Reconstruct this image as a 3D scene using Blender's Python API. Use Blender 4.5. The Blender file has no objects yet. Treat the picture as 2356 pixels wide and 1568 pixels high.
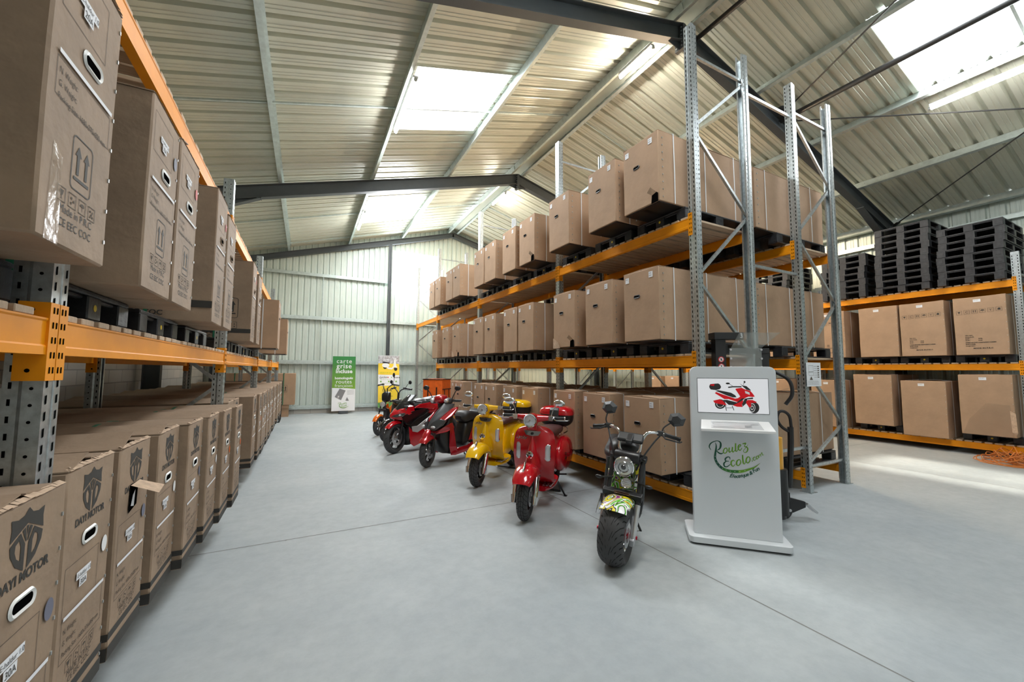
import bpy, bmesh, math, random
from mathutils import Vector, Matrix
SC = bpy.context.scene
COL = SC.collection
PI = math.pi
rnd = random.Random(7)

# ---------------------------------------------------------------- camera
EYE = Vector((0, 0, 1.64))
F_PX, YAW, PITCH, ROLL = 913.36, .4795, .0724, .0046
fw = Vector((math.sin(YAW)*math.cos(PITCH), math.cos(YAW)*math.cos(PITCH), math.sin(PITCH)))
r0 = Vector((math.cos(YAW), -math.sin(YAW), 0)); u0 = r0.cross(fw)
rt = r0*math.cos(ROLL)+u0*math.sin(ROLL); up = -r0*math.sin(ROLL)+u0*math.cos(ROLL)
cam = bpy.data.objects.new('camera', bpy.data.cameras.new('camera'))
cam.data.sensor_width = 36; cam.data.lens = F_PX/2356*36
cam.data.clip_start = .03; cam.data.clip_end = 200
cam.matrix_world = Matrix(((rt.x, up.x, -fw.x, EYE.x), (rt.y, up.y, -fw.y, EYE.y), (rt.z, up.z, -fw.z, EYE.z), (0, 0, 0, 1)))
COL.objects.link(cam); SC.camera = cam

# ---------------------------------------------------------------- world, exposure
SC.view_settings.view_transform = 'Standard'; SC.view_settings.look = 'None'
SC.view_settings.gamma = 1; SC.view_settings.use_curve_mapping = False
SC.view_settings.exposure = 0.0
w = bpy.data.worlds.new('sky'); SC.world = w; w.use_nodes = True
w.node_tree.nodes['Background'].inputs[0].default_value = (.86, .93, 1, 1)
w.node_tree.nodes['Background'].inputs[1].default_value = 4.5

def area(name, loc, rot, sx, sy, watts, col=(1, 1, 1), spread=PI):
    l = bpy.data.lights.new(name, 'AREA'); l.shape = 'RECTANGLE'; l.size = sx; l.size_y = sy
    l.energy = watts; l.color = col; l.spread = spread
    o = bpy.data.objects.new(name, l); o.location = loc; o.rotation_euler = rot; COL.objects.link(o); return o

RX, RZ, RS = 5.6135, 7.664, .2744            # ridge of the rafters and their slope
RA = math.atan(RS)
def roofz(x, off=0): return RZ - RS*abs(x-RX) + off/math.cos(RA)
SKY = [(1.5, 3.3, 6.4, 8.36), (1.5, 3.3, 12.4, 14.6), (7.8, 9.75, .64, 2.7), (1.5, 3.3, -5.6, -3.5), (7.8, 9.6, -5.6, -3.5), (1.5, 3.3, .32, 2.6)]
SKYW = [200, 260, 150, 20, 20, 150]
for i, (x0, x1, y0, y1) in enumerate(SKY):
    xm = (x0+x1)/2
    area('daylight', (xm, (y0+y1)/2, roofz(xm, .16)), (0, RA*(1 if xm > RX else -1), 0), (x1-x0)*.97, (y1-y0)*.97, SKYW[i], (.93, .97, 1))
sun = bpy.data.lights.new('sun', 'SUN'); sun.energy = 5; sun.angle = .07; sun.color = (1, .93, .8)
so = bpy.data.objects.new('sun', sun); so.rotation_euler = Vector((.1, .13, -1)).to_track_quat('-Z', 'Y').to_euler(); COL.objects.link(so)

# ---------------------------------------------------------------- materials
def mat(name, col, rough=.5, metal=0, emit=None, es=1, noise=0, nscale=8, coat=0, bump=0, bscale=60, alpha=1, trans=0, spec=None, stretch=None, ramp2=None):
    m = bpy.data.materials.new(name); m.use_nodes = True; nt = m.node_tree; b = nt.nodes['Principled BSDF']
    b.inputs['Base Color'].default_value = (*col, 1); b.inputs['Roughness'].default_value = rough
    b.inputs['Metallic'].default_value = metal
    if spec is not None: b.inputs['Specular IOR Level'].default_value = spec
    if coat: b.inputs['Coat Weight'].default_value = coat; b.inputs['Coat Roughness'].default_value = .05
    if alpha < 1: b.inputs['Alpha'].default_value = alpha
    if trans: b.inputs['Transmission Weight'].default_value = trans
    if emit: b.inputs['Emission Color'].default_value = (*emit, 1); b.inputs['Emission Strength'].default_value = es
    if noise or bump:
        tc = nt.nodes.new('ShaderNodeTexCoord'); mp = nt.nodes.new('ShaderNodeMapping')
        nt.links.new(tc.outputs['Object'], mp.inputs[0])
        if stretch: mp.inputs['Scale'].default_value = stretch
    if noise:
        n = nt.nodes.new('ShaderNodeTexNoise'); n.inputs['Scale'].default_value = nscale; n.inputs['Detail'].default_value = 5
        n.inputs['Roughness'].default_value = .62
        nt.links.new(mp.outputs[0], n.inputs['Vector'])
        r = nt.nodes.new('ShaderNodeValToRGB'); r.color_ramp.elements[0].position = .3; r.color_ramp.elements[1].position = .7
        c2 = ramp2 or col
        r.color_ramp.elements[0].color = (*[max(0, c*(1-noise)) for c in col], 1)
        r.color_ramp.elements[1].color = (*[min(1, c*(1+noise)) for c in c2], 1)
        nt.links.new(n.outputs[0], r.inputs[0]); nt.links.new(r.outputs[0], b.inputs['Base Color'])
    if bump:
        n2 = nt.nodes.new('ShaderNodeTexNoise'); n2.inputs['Scale'].default_value = bscale; n2.inputs['Detail'].default_value = 3
        nt.links.new(mp.outputs[0], n2.inputs['Vector'])
        bp = nt.nodes.new('ShaderNodeBump'); bp.inputs['Strength'].default_value = bump; bp.inputs['Distance'].default_value = .01
        nt.links.new(n2.outputs[0], bp.inputs['Height']); nt.links.new(bp.outputs[0], b.inputs['Normal'])
    return m
M = {}
M['card'] = mat('cardboard', (.41, .268, .168), .78, noise=.1, nscale=3, bump=.25, bscale=14)
M['card2'] = mat('worn_cardboard', (.3, .21, .14), .72, noise=.16, nscale=4, bump=.35, bscale=18)
M['card_in'] = mat('torn_cardboard', (.52, .38, .27), .9, noise=.2, nscale=30)
M['galv'] = mat('galvanised_steel', (.5, .54, .55), .36, .85, noise=.22, nscale=26)
M['galv_d'] = mat('galvanised_purlin', (.56, .63, .61), .42, .6, noise=.14, nscale=9)
M['orange'] = mat('orange_paint', (.82, .29, .003), .5, 0, noise=.06, nscale=5, spec=.3)
M['portal'] = mat('slate_grey_paint', (.065, .075, .082), .45, 0, noise=.1, nscale=4)
M['rod'] = mat('dark_steel_rod', (.05, .05, .05), .5, .3)
M['roof'] = mat('cream_roof_sheet', (.62, .63, .53), .28, .12, noise=.04, nscale=2, bump=.05, bscale=3)
M['wallsheet'] = mat('pale_wall_sheet', (.6, .67, .62), .38, .1, noise=.04, nscale=2)
M['grp'] = None
M['white'] = mat('white_plastic', (.8, .8, .8), .4)
M['paper'] = mat('white_paper', (.78, .79, .82), .7)
M['ink'] = mat('printed_ink', (.035, .032, .028), .7)
M['ink2'] = mat('faded_ink', (.085, .065, .048), .8)
M['black'] = mat('black_plastic', (.012, .012, .013), .42)
M['pallet'] = mat('black_recycled_plastic', (.022, .023, .026), .42, noise=.5, nscale=12, bump=.3, bscale=25)
M['wood'] = mat('pale_timber', (.52, .39, .27), .75, noise=.18, nscale=6, stretch=(.6, 8, 4))
M['woodend'] = mat('sawn_timber_end', (.55, .46, .37), .85, noise=.15, nscale=30)
M['hole'] = mat('dark_hole', (.003, .003, .003), 1, spec=0)
M['strap_w'] = mat('white_strap', (.72, .74, .76), .5)
M['strap_g'] = mat('green_strap', (.02, .16, .08), .5)
M['tape'] = mat('brown_tape', (.3, .19, .1), .15, noise=.1)
M['warm_fill'] = mat('added_warm_fill_tube', (1, 1, 1), .5, emit=(1, .76, .5), es=750)  # glow of the added unseen lamps that warm the right roof slope
M['tube_ridge'] = mat('lit_ridge_tube', (1, 1, 1), .5, emit=(1, .92, .8), es=230)
M['tube_on'] = mat('lit_tube', (1, 1, 1), .5, emit=(1, .98, .94), es=55)

def floor_mat():
    m = bpy.data.materials.new('power_floated_concrete'); m.use_nodes = True; nt = m.node_tree; b = nt.nodes['Principled BSDF']
    tc = nt.nodes.new('ShaderNodeTexCoord')
    def nz(s, d=6, r=.6, st=None):
        n = nt.nodes.new('ShaderNodeTexNoise'); n.inputs['Scale'].default_value = s; n.inputs['Detail'].default_value = d; n.inputs['Roughness'].default_value = r
        if st:
            mp = nt.nodes.new('ShaderNodeMapping'); mp.inputs['Scale'].default_value = st; mp.inputs['Rotation'].default_value = (0, 0, .5)
            nt.links.new(tc.outputs['Object'], mp.inputs[0]); nt.links.new(mp.outputs[0], n.inputs['Vector'])
        else: nt.links.new(tc.outputs['Object'], n.inputs['Vector'])
        return n
    def ramp(n, a, b_, ca, cb):
        r = nt.nodes.new('ShaderNodeValToRGB'); r.color_ramp.elements[0].position = a; r.color_ramp.elements[1].position = b_
        r.color_ramp.elements[0].color = (*ca, 1); r.color_ramp.elements[1].color = (*cb, 1); nt.links.new(n.outputs[0], r.inputs[0]); return r
    base = ramp(nz(.7), .3, .72, (.36, .395, .41), (.455, .485, .49))
    fine = ramp(nz(9, 8, .7), .25, .6, (.86, .86, .87), (1, 1, 1))
    scuff = ramp(nz(3.2, 9, .72, (1, 4.5, 1)), .66, .74, (1, 1, 1), (.7, .69, .68))
    spots = ramp(nz(7, 3, .5), .755, .775, (1, 1, 1), (.6, .58, .56))
    def mul(a, b_):
        x = nt.nodes.new('ShaderNodeMix'); x.data_type = 'RGBA'; x.blend_type = 'MULTIPLY'; x.inputs[0].default_value = 1
        nt.links.new(a, x.inputs[6]); nt.links.new(b_, x.inputs[7]); return x.outputs[2]
    c = mul(mul(mul(base.outputs[0], fine.outputs[0]), scuff.outputs[0]), spots.outputs[0])
    nt.links.new(c, b.inputs['Base Color'])
    rr = ramp(nz(2.5), .3, .7, (.58, .58, .58), (.75, .75, .75)); nt.links.new(rr.outputs[0], b.inputs['Roughness'])
    b.inputs['Specular IOR Level'].default_value = .3
    return m
M['floor'] = floor_mat()
M['joint'] = mat('floor_joint', (.2, .2, .19), .8)

def block_mat():
    m = bpy.data.materials.new('concrete_blockwork'); m.use_nodes = True; nt = m.node_tree; b = nt.nodes['Principled BSDF']
    tc = nt.nodes.new('ShaderNodeTexCoord'); mp = nt.nodes.new('ShaderNodeMapping'); mp.inputs['Rotation'].default_value = (PI/2, 0, PI/2)
    sx = nt.nodes.new('ShaderNodeSeparateXYZ'); cx = nt.nodes.new('ShaderNodeCombineXYZ')
    ad = nt.nodes.new('ShaderNodeMath'); ad.operation = 'ADD'
    nt.links.new(tc.outputs['Object'], sx.inputs[0]); nt.links.new(sx.outputs[0], ad.inputs[0]); nt.links.new(sx.outputs[1], ad.inputs[1])
    nt.links.new(ad.outputs[0], cx.inputs[0]); nt.links.new(sx.outputs[2], cx.inputs[1])
    br = nt.nodes.new('ShaderNodeTexBrick'); nt.links.new(cx.outputs[0], br.inputs['Vector'])
    br.inputs['Scale'].default_value = 1; br.inputs['Brick Width'].default_value = .55; br.inputs['Row Height'].default_value = .23; br.inputs['Mortar Size'].default_value = .008
    br.inputs['Color1'].default_value = (.4, .385, .35, 1); br.inputs['Color2'].default_value = (.46, .44, .4, 1); br.inputs['Mortar'].default_value = (.27, .26, .24, 1)
    nt.links.new(br.outputs[0], b.inputs['Base Color']); b.inputs['Roughness'].default_value = .9
    bp = nt.nodes.new('ShaderNodeBump'); bp.inputs['Strength'].default_value = .5; bp.inputs['Distance'].default_value = .01; bp.invert = True
    nt.links.new(br.outputs['Fac'], bp.inputs['Height']); nt.links.new(bp.outputs[0], b.inputs['Normal'])
    return m
M['block'] = block_mat()
def grp_mat(k):
    m = bpy.data.materials.new('translucent_skylight_sheet'); m.use_nodes = True; nt = m.node_tree
    nt.nodes.remove(nt.nodes['Principled BSDF']); out = nt.nodes['Material Output']
    a = nt.nodes.new('ShaderNodeBsdfTranslucent'); a.inputs[0].default_value = (.95, .95, .93, 1)
    t = nt.nodes.new('ShaderNodeBsdfTransparent'); x = nt.nodes.new('ShaderNodeMixShader'); x.inputs[0].default_value = k
    nt.links.new(a.outputs[0], x.inputs[1]); nt.links.new(t.outputs[0], x.inputs[2]); nt.links.new(x.outputs[0], out.inputs[0]); return m
M['grp'] = grp_mat(.1); M['grp_clear'] = grp_mat(.75)

# ---------------------------------------------------------------- mesh helpers
class MB:
    def __init__(s): s.v = []; s.f = []; s.m = []; s.s = []
    def add(s, vs, fs, m=0, sm=False):
        o = len(s.v); s.v += [tuple(v) for v in vs]
        for f in fs: s.f.append([i+o for i in f]); s.m.append(m); s.s.append(sm)
        return s
    def box(s, x0, x1, y0, y1, z0, z1, m=0):
        return s.add([(x0,y0,z0),(x1,y0,z0),(x1,y1,z0),(x0,y1,z0),(x0,y0,z1),(x1,y0,z1),(x1,y1,z1),(x0,y1,z1)],
                     [(3,2,1,0),(4,5,6,7),(0,1,5,4),(1,2,6,5),(2,3,7,6),(3,0,4,7)], m)
    def obox(s, c, sz, R=None, m=0):
        R = R or Matrix.Identity(3); c = Vector(c); h = [q/2 for q in sz]
        P = [(-1,-1,-1),(1,-1,-1),(1,1,-1),(-1,1,-1),(-1,-1,1),(1,-1,1),(1,1,1),(-1,1,1)]
        return s.add([c + R @ Vector((a*h[0], b*h[1], d*h[2])) for a, b, d in P],
                     [(3,2,1,0),(4,5,6,7),(0,1,5,4),(1,2,6,5),(2,3,7,6),(3,0,4,7)], m)
    def bar(s, p0, p1, w, h, upv=(0, 0, 1), m=0):
        p0 = Vector(p0); p1 = Vector(p1); d = p1-p0; L = d.length; x = d/L
        y = Vector(upv).cross(x)
        if y.length < 1e-4: y = Vector((1, 0, 0)).cross(x)
        y.normalize(); z = x.cross(y); R = Matrix((x, y, z)).transposed()
        return s.obox((p0+p1)/2, (L, w, h), R, m)
    def quad(s, a, b, c, d, m=0): return s.add([a, b, c, d], [(0, 1, 2, 3)], m)
    def tube(s, pts, r, n=8, m=0, caps=True, closed=False, sm=True, flat=1.0):
        pts = [Vector(p) for p in pts]; k = len(pts); rs = r if isinstance(r, (list, tuple)) else [r]*k
        vs = []; pu = None
        for i, p in enumerate(pts):
            a = pts[i-1] if (i or closed) else pts[0]; b = pts[(i+1) % k] if (i < k-1 or closed) else pts[-1]
            d = (b-a).normalized()
            if pu is None:
                pu = Vector((0, 0, 1)) if abs(d.z) < .9 else Vector((1, 0, 0))
            x = pu.cross(d)
            if x.length < 1e-5: x = Vector((0, 1, 0)).cross(d)
            x.normalize(); pu = d.cross(x)
            for j in range(n):
                t = 2*PI*j/n; vs.append(p + x*(rs[i]*math.cos(t)) + pu*(rs[i]*flat*math.sin(t)))
        fs = []
        for i in range(k if closed else k-1):
            i2 = (i+1) % k
            for j in range(n): fs.append((i*n+j, i*n+(j+1) % n, i2*n+(j+1) % n, i2*n+j))
        if caps and not closed: fs += [tuple(range(n-1, -1, -1)), tuple((k-1)*n+j for j in range(n))]
        return s.add(vs, fs, m, sm)
    def lathe(s, prof, c=(0, 0, 0), ax=(0, 1, 0), n=28, m=0, sm=True, a0=0, a1=2*PI, ends=True):
        # prof: (radius, offset along axis)
        ax = Vector(ax).normalized(); c = Vector(c); u = Vector((0, 0, 1)) if abs(ax.z) < .9 else Vector((1, 0, 0))
        x = u.cross(ax).normalized(); y = ax.cross(x)
        full = abs(a1-a0-2*PI) < 1e-6; N = n if full else n+1; vs = []
        for i in range(N):
            t = a0+(a1-a0)*i/n; d = x*math.cos(t)+y*math.sin(t)
            for r, h in prof: vs.append(c+d*r+ax*h)
        k = len(prof); fs = []
        for i in range(n):
            i2 = (i+1) % N
            for j in range(k-1): fs.append((i*k+j, i2*k+j, i2*k+j+1, i*k+j+1))
        return s.add(vs, fs, m, sm)
    def loft(s, rings, m=0, caps=True, closed=True, sm=True):
        n = len(rings[0]); vs = [p for r in rings for p in r]; fs = []
        for i in range(len(rings)-1):
            for j in range(n if closed else n-1):
                fs.append((i*n+j, i*n+(j+1) % n, (i+1)*n+(j+1) % n, (i+1)*n+j))
        if caps and closed: fs += [tuple(range(n-1, -1, -1)), tuple((len(rings)-1)*n+j for j in range(n))]
        return s.add(vs, fs, m, sm)
    def prism(s, poly, fn, d0, d1, m=0, sm=False):
        # poly 2D list, fn(a,b,d)->3D
        n = len(poly); vs = [fn(a, b, d0) for a, b in poly]+[fn(a, b, d1) for a, b in poly]
        fs = [tuple(range(n-1, -1, -1)), tuple(range(n, 2*n))]+[(i, (i+1) % n, n+(i+1) % n, n+i) for i in range(n)]
        return s.add(vs, fs, m, sm)
    def xf(s, mtx):
        s.v = [tuple(mtx @ Vector(v)) for v in s.v]; return s
    def merge(s, o, dm=0):
        k = len(s.v); s.v += o.v
        for f, m_, q in zip(o.f, o.m, o.s): s.f.append([i+k for i in f]); s.m.append(m_+dm); s.s.append(q)
        return s
    def build(s, name, mats, parent=None, loc=(0, 0, 0), rz=0, bevel=0, seg=2, sub=0, fix=True, ang=38):
        me = bpy.data.meshes.new(name); me.from_pydata(s.v, [], s.f)
        if not isinstance(mats, (list, tuple)): mats = [mats]
        for q in mats: me.materials.append(M[q] if isinstance(q, str) else q)
        me.polygons.foreach_set('material_index', s.m); me.polygons.foreach_set('use_smooth', s.s)
        bm = bmesh.new(); bm.from_mesh(me)
        if fix:
            bmesh.ops.remove_doubles(bm, verts=bm.verts, dist=1e-5) if sub else None
            bmesh.ops.recalc_face_normals(bm, faces=bm.faces)
        if bevel:
            es = [e for e in bm.edges if len(e.link_faces) == 2 and e.calc_face_angle(0) > .7]
            bmesh.ops.bevel(bm, geom=es, offset=bevel, segments=seg, affect='EDGES', profile=.5, clamp_overlap=True)
        a = math.radians(ang)
        for e in bm.edges:
            if len(e.link_faces) == 2 and e.calc_face_angle(0) > a: e.smooth = False
        bm.to_mesh(me); bm.free()
        ob = bpy.data.objects.new(name, me); ob.location = loc; ob.rotation_euler = (0, 0, rz)
        if parent: ob.parent = parent
        if sub:
            md = ob.modifiers.new('s', 'SUBSURF'); md.levels = sub; md.render_levels = sub
        COL.objects.link(ob); return ob
def tag(o, label=None, cat=None, group=None, kind=None):
    if label: o['label'] = label
    if cat: o['category'] = cat
    if group: o['group'] = group
    if kind: o['kind'] = kind
    return o
def struct(o): o['kind'] = 'structure'; return o
def thing(name, label, cat, loc=(0, 0, 0), rz=0, group=None):
    o = bpy.data.objects.new(name, None); o.empty_display_size = .1; o.location = loc; o.rotation_euler = (0, 0, rz)
    COL.objects.link(o); return tag(o, label, cat, group)
def dup(root, loc, rz=None, label=None, group=None, mats=None):
    def cp(o, par):
        c = o.copy(); COL.objects.link(c)
        if par is not None: c.parent = par
        for ch in o.children: cp(ch, c)
        return c
    r = cp(root, None); r.location = loc
    if rz is not None: r.rotation_euler = (0, 0, rz)
    if label: r['label'] = label
    if group: r['group'] = group
    return r
def text_mb(txt, size, fn, m=0, shear=0, bold=0, align='LEFT', space=1.0, ext=0, lift=0):
    """Flat lettering as mesh; fn(a,b)->3D maps text x,y."""
    cu = bpy.data.curves.new('t', 'FONT'); cu.body = txt; cu.size = size; cu.shear = shear; cu.offset = bold; cu.align_x = align
    cu.space_character = space; cu.resolution_u = 3; cu.fill_mode = 'BOTH'
    ob = bpy.data.objects.new('t', cu); COL.objects.link(ob)
    me = bpy.data.meshes.new_from_object(ob.evaluated_get(bpy.context.evaluated_depsgraph_get()))
    mb = MB(); mb.add([fn(v.co.x, v.co.y) for v in me.vertices], [tuple(p.vertices) for p in me.polygons], m)
    bpy.data.objects.remove(ob); bpy.data.curves.remove(cu); bpy.data.meshes.remove(me)
    return mb
def rrect(w, h, r, n=5, cx=0, cy=0):
    out = []
    for qx, qy, a in ((w/2-r, h/2-r, 0), (-w/2+r, h/2-r, PI/2), (-w/2+r, -h/2+r, PI), (w/2-r, -h/2+r, 1.5*PI)):
        for i in range(n+1): t = a+PI/2*i/n; out.append((cx+qx+r*math.cos(t), cy+qy+r*math.sin(t)))
    return out
def smooth_pts(P, n=6, closed=False):
    """Catmull-Rom through points."""
    P = [Vector(p) for p in P]; k = len(P); out = []
    rng = range(k if closed else k-1)
    for i in rng:
        a = P[i-1] if (i or closed) else P[0]*2-P[1]; b = P[i]; c = P[(i+1) % k]
        d = P[(i+2) % k] if (i+2 < k or closed) else P[-1]*2-P[-2]
        for j in range(n):
            t = j/n; out.append(.5*((2*b)+(-a+c)*t+(2*a-5*b+4*c-d)*t*t+(-a+3*b-3*c+d)*t**3))
    if not closed: out.append(P[-1])
    return out
# ================================================================ THE BUILDING
XW0, XW1, YB, YF = -3.0, 13.85, 16.62, -7.6
def ribs(a0, a1, pitch, flat, dep):
    """Profile points (a, depth) of a trapezoidal sheet."""
    out = []; a = a0
    e = (pitch-flat)
    while a < a1-1e-6:
        for q, d in ((0, 0), (flat*.33, 0), (flat*.36, dep*.12), (flat*.42, dep*.12), (flat*.45, 0), (flat*.62, 0), (flat*.65, dep*.12), (flat*.7, dep*.12), (flat*.73, 0), (flat, 0), (flat+e*.28, dep), (flat+e*.72, dep)):
            if a+q < a1-1e-6: out.append((a+q, d))
        a += pitch
    out.append((a1, 0)); return out
# floor
mb = MB(); mb.box(XW0-.3, XW1+.3, YF, YB+.3, -.2, 0)
mb.quad((XW0, 4.5, .0008), (XW1, 4.44, .0008), (XW1, 4.452, .0008), (XW0, 4.512, .0008), 1)
mb.quad((2.905, YF, .0008), (2.917, YF, .0008), (2.957, YB, .0008), (2.945, YB, .0008), 1)
mb.quad((9.0, YF, .0008), (9.01, YF, .0008), (9.01, YB, .0008), (9.0, YB, .0008), 1)
struct(mb.build('floor', ['floor', 'joint'], fix=False))
# roof sheets with holes for skylights
PUR = [-2.66, -.63, 1.4, 3.42, 5.42, 5.8, 7.75, 9.7, 11.68, 13.66]
def roof_side(name, xa, xb):
    hol = [h for h in SKY if xa <= h[0] and h[1] <= xb]
    xs = sorted({xa, xb, *[h[0] for h in hol], *[h[1] for h in hol]})
    prof = ribs(YF-.1, YB+.2, .32, .235, .062)
    mb = MB()
    for xi, xj in zip(xs, xs[1:]):
        hh = [h for h in hol if h[0] <= xi+1e-6 and h[1] >= xj-1e-6]
        for (y0, d0), (y1, d1) in zip(prof, prof[1:]):
            ym = (y0+y1)/2
            if any(h[2] < ym < h[3] for h in hh): continue
            mb.quad((xi, y0, roofz(xi, .2+d0)), (xj, y0, roofz(xj, .2+d0)), (xj, y1, roofz(xj, .2+d1)), (xi, y1, roofz(xi, .2+d1)), 0)
    return struct(mb.build(name, ['roof'], fix=False))
roof_side('ceiling', XW0-.25, RX); roof_side('ceiling_right', RX, XW1+.25)
for i, (x0, x1, y0, y1) in enumerate(SKY):
    mb = MB(); prof = ribs(y0-.05, y1+.05, .32, .235, .062)
    for (a, d0), (b, d1) in zip(prof, prof[1:]):
        mb.quad((x0-.03, a, roofz(x0-.03, .215+d0)), (x1+.03, a, roofz(x1+.03, .215+d0)), (x1+.03, b, roofz(x1+.03, .215+d1)), (x0-.03, b, roofz(x0-.03, .215+d1)))
    struct(mb.build('window_%d' % (i+2), ['grp_clear' if i == 2 else 'grp'], fix=False))
# ridge cap flashing inside
mb = MB(); 
for s in (-1, 1): mb.quad((RX, YF, roofz(RX, .19)), (RX+s*.22, YF, roofz(RX+s*.22, .19)), (RX+s*.22, YB, roofz(RX+s*.22, .19)), (RX, YB, roofz(RX, .19)))
struct(mb.build('trim_1', ['roof'], fix=False))
# back wall, vertical ribs, hole for the translucent panel
WIN = (3.05, 4.95, 4.75, 6.55)
mb = MB(); prof = ribs(XW0, XW1, .206, .13, .035)
for (a, d0), (b, d1) in zip(prof, prof[1:]):
    xm = (a+b)/2; segs = [(0.22, None)]
    if WIN[0] < xm < WIN[1]: segs = [(.22, WIN[2]), (WIN[3], None)]
    for z0, z1 in segs:
        za = z1 or roofz(a, .2); zb = z1 or roofz(b, .2)
        mb.quad((a, YB+d0, z0), (b, YB+d1, z0), (b, YB+d1, zb), (a, YB+d0, za))
struct(mb.build('wall_back', ['wallsheet'], fix=False))
mb = MB(); mb.quad((WIN[0]-.02, YB+.05, WIN[2]-.02), (WIN[1]+.02, YB+.05, WIN[2]-.02), (WIN[1]+.02, YB+.05, WIN[3]+.02), (WIN[0]-.02, YB+.05, WIN[3]+.02))
struct(mb.build('window_1', ['grp'], fix=False))
area('gable_daylight', ((WIN[0]+WIN[1])/2, YB+.02, (WIN[2]+WIN[3])/2), (-PI/2, 0, 0), 1.85, 1.75, 420, (.95, .98, 1))
mb = MB(); mb.box(XW0, XW1, YB-.08, YB+.15, 0, .24); struct(mb.build('baseboard_back', ['block']))
mb = MB(); mb.box(XW0-.2, XW0, YF, YB, 0, 3.0); struct(mb.build('wall_left', ['block']))
mb = MB(); prof = ribs(YF, YB, .206, .13, .035)
for (a, d0), (b, d1) in zip(prof, prof[1:]): mb.quad((XW0-.02-d0, a, 3.0), (XW0-.02-d1, b, 3.0), (XW0-.02-d1, b, roofz(XW0, .2)), (XW0-.02-d0, a, roofz(XW0, .2)))
struct(mb.build('wall_left_upper', ['wallsheet'], fix=False))
mb = MB(); prof = ribs(YF, YB, .3, .22, .04)
for (a, d0), (b, d1) in zip(prof, prof[1:]): mb.quad((XW1+d0, a, 0.2), (XW1+d1, b, .2), (XW1+d1, b, roofz(XW1, .2)), (XW1+d0, a, roofz(XW1, .2)))
struct(mb.build('wall_right', ['wallsheet'], fix=False))
mb = MB(); mb.box(XW1-.04, XW1+.15, YF, YB, 0, .24); struct(mb.build('baseboard_right', ['block']))
# front wall behind the camera with its closed sectional door
mb = MB()
mb.quad((XW0, YF, 0), (2.2, YF, 0), (2.2, YF, roofz(2.2)), (XW0, YF, roofz(XW0))); mb.quad((7.2, YF, 0), (XW1, YF, 0), (XW1, YF, roofz(XW1, .2)), (7.2, YF, roofz(7.2, .2)))
mb.add([(2.2, YF, 4.6), (7.2, YF, 4.6), (7.2, YF, roofz(7.2, .2)), (RX, YF, roofz(RX, .2)), (2.2, YF, roofz(2.2, .2))], [(0, 1, 2, 3, 4)])
struct(mb.build('wall_front', ['wallsheet'], fix=False))
mb = MB()
for k in range(8): mb.box(2.2, 7.2, YF-.04, YF, k*.575, k*.575+.565)
struct(mb.build('door_1', ['white'], fix=False))

# portal frames: each one is a steel frame bolted together
def ibeam(mb, p0, p1, h, w, upv, t=.012, tf=.018, m=0):
    p0 = Vector(p0); p1 = Vector(p1); upv = Vector(upv).normalized()
    mb.bar(p0, p1, t, h, upv, m)
    for s in (-1, 1):
        o = upv*(s*(h/2-tf/2)); mb.bar(p0+o, p1+o, w, tf, upv, m)
def portal(y, label, small=False):
    t = thing('portal_frame', label, 'steel frame', (RX, y, 0), 0, None)
    h = .2 if small else .3
    for s, nm in ((-1, 'rafter'), (1, 'rafter')):
        xe = (XW0+.2 if s < 0 else XW1-.2)-RX
        n = Vector((-s*0, 0, 1)); sl = Vector((s, 0, -RS)).normalized(); nn = Vector((s*RS, 0, 1)).normalized()
        mb = MB(); a = Vector((0, 0, RZ))-nn*(h/2); b = Vector((xe, 0, RZ-abs(xe)*RS))-nn*(h/2)
        ibeam(mb, a, b, h, .15, nn)
        if not small:   # tapered haunch at the knee
            L = 1.75; q = b-sl*L-nn*(h/2); e = b-nn*(h/2); e2 = e-nn*.34
            for dy in (-.006,): mb.add([(q.x, dy, q.z), (e.x, dy, e.z), (e2.x, dy, e2.z), (q.x, .006, q.z), (e.x, .006, e.z), (e2.x, .006, e2.z)], [(0, 1, 2), (5, 4, 3), (0, 3, 4, 1), (1, 4, 5, 2), (2, 5, 3, 0)])
            mb.bar(q, e2, .15, .018, nn)
            mb.bar(q, q+sl*.01, .16, .05, nn)
        mb.build('rafter', ['portal'], t)
        cm = MB(); xc = xe-s*.06
        ibeam(cm, (xc, 0, 0.01), (xc, 0, RZ-abs(xc)*RS-.05), .28 if not small else .18, .15, (1, 0, 0)); cm.box(xc-.2, xc+.2, -.14, .14, 0, .025)
        cm.build('column', ['portal'], t)
    mb = MB()
    if not small:
        mb.box(-.035, .035, -.09, .09, RZ-.46, RZ-.02)
        for s in (-1, 1): mb.add([(s*.03, -.006, RZ-.3), (s*.33, -.006, RZ-.39), (s*.03, -.006, RZ-.46), (s*.03, .006, RZ-.3), (s*.33, .006, RZ-.39), (s*.03, .006, RZ-.46)], [(0, 1, 2), (5, 4, 3), (0, 3, 4, 1), (1, 4, 5, 2), (2, 5, 3, 0)])
        mb.build('ridge_plate', ['portal'], t)
        mb = MB()
        for s in (-1, 1):
            for j in range(6):
                for yy in (-.055, .055): mb.lathe([(0, 0), (.014, 0), (.014, .014), (0, .014)], (s*.035, yy, RZ-.08-j*.066), (s, 0, 0), 6)
        mb.build('bolts', ['galv'], t)['kind'] = 'stuff'
    return t
portal(4.46, 'slate grey steel portal frame nearest the camera, its bolted ridge plate above the racking')
portal(10.5, 'slate grey steel portal frame crossing mid-hall with haunched knees')
portal(16.48, 'slim slate grey portal frame against the far gable wall', True)
portal(-1.58, 'slate grey steel portal frame above the camera, out of the picture')
portal(-7.45, 'slim slate grey portal frame beside the open doorway', True)
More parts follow.
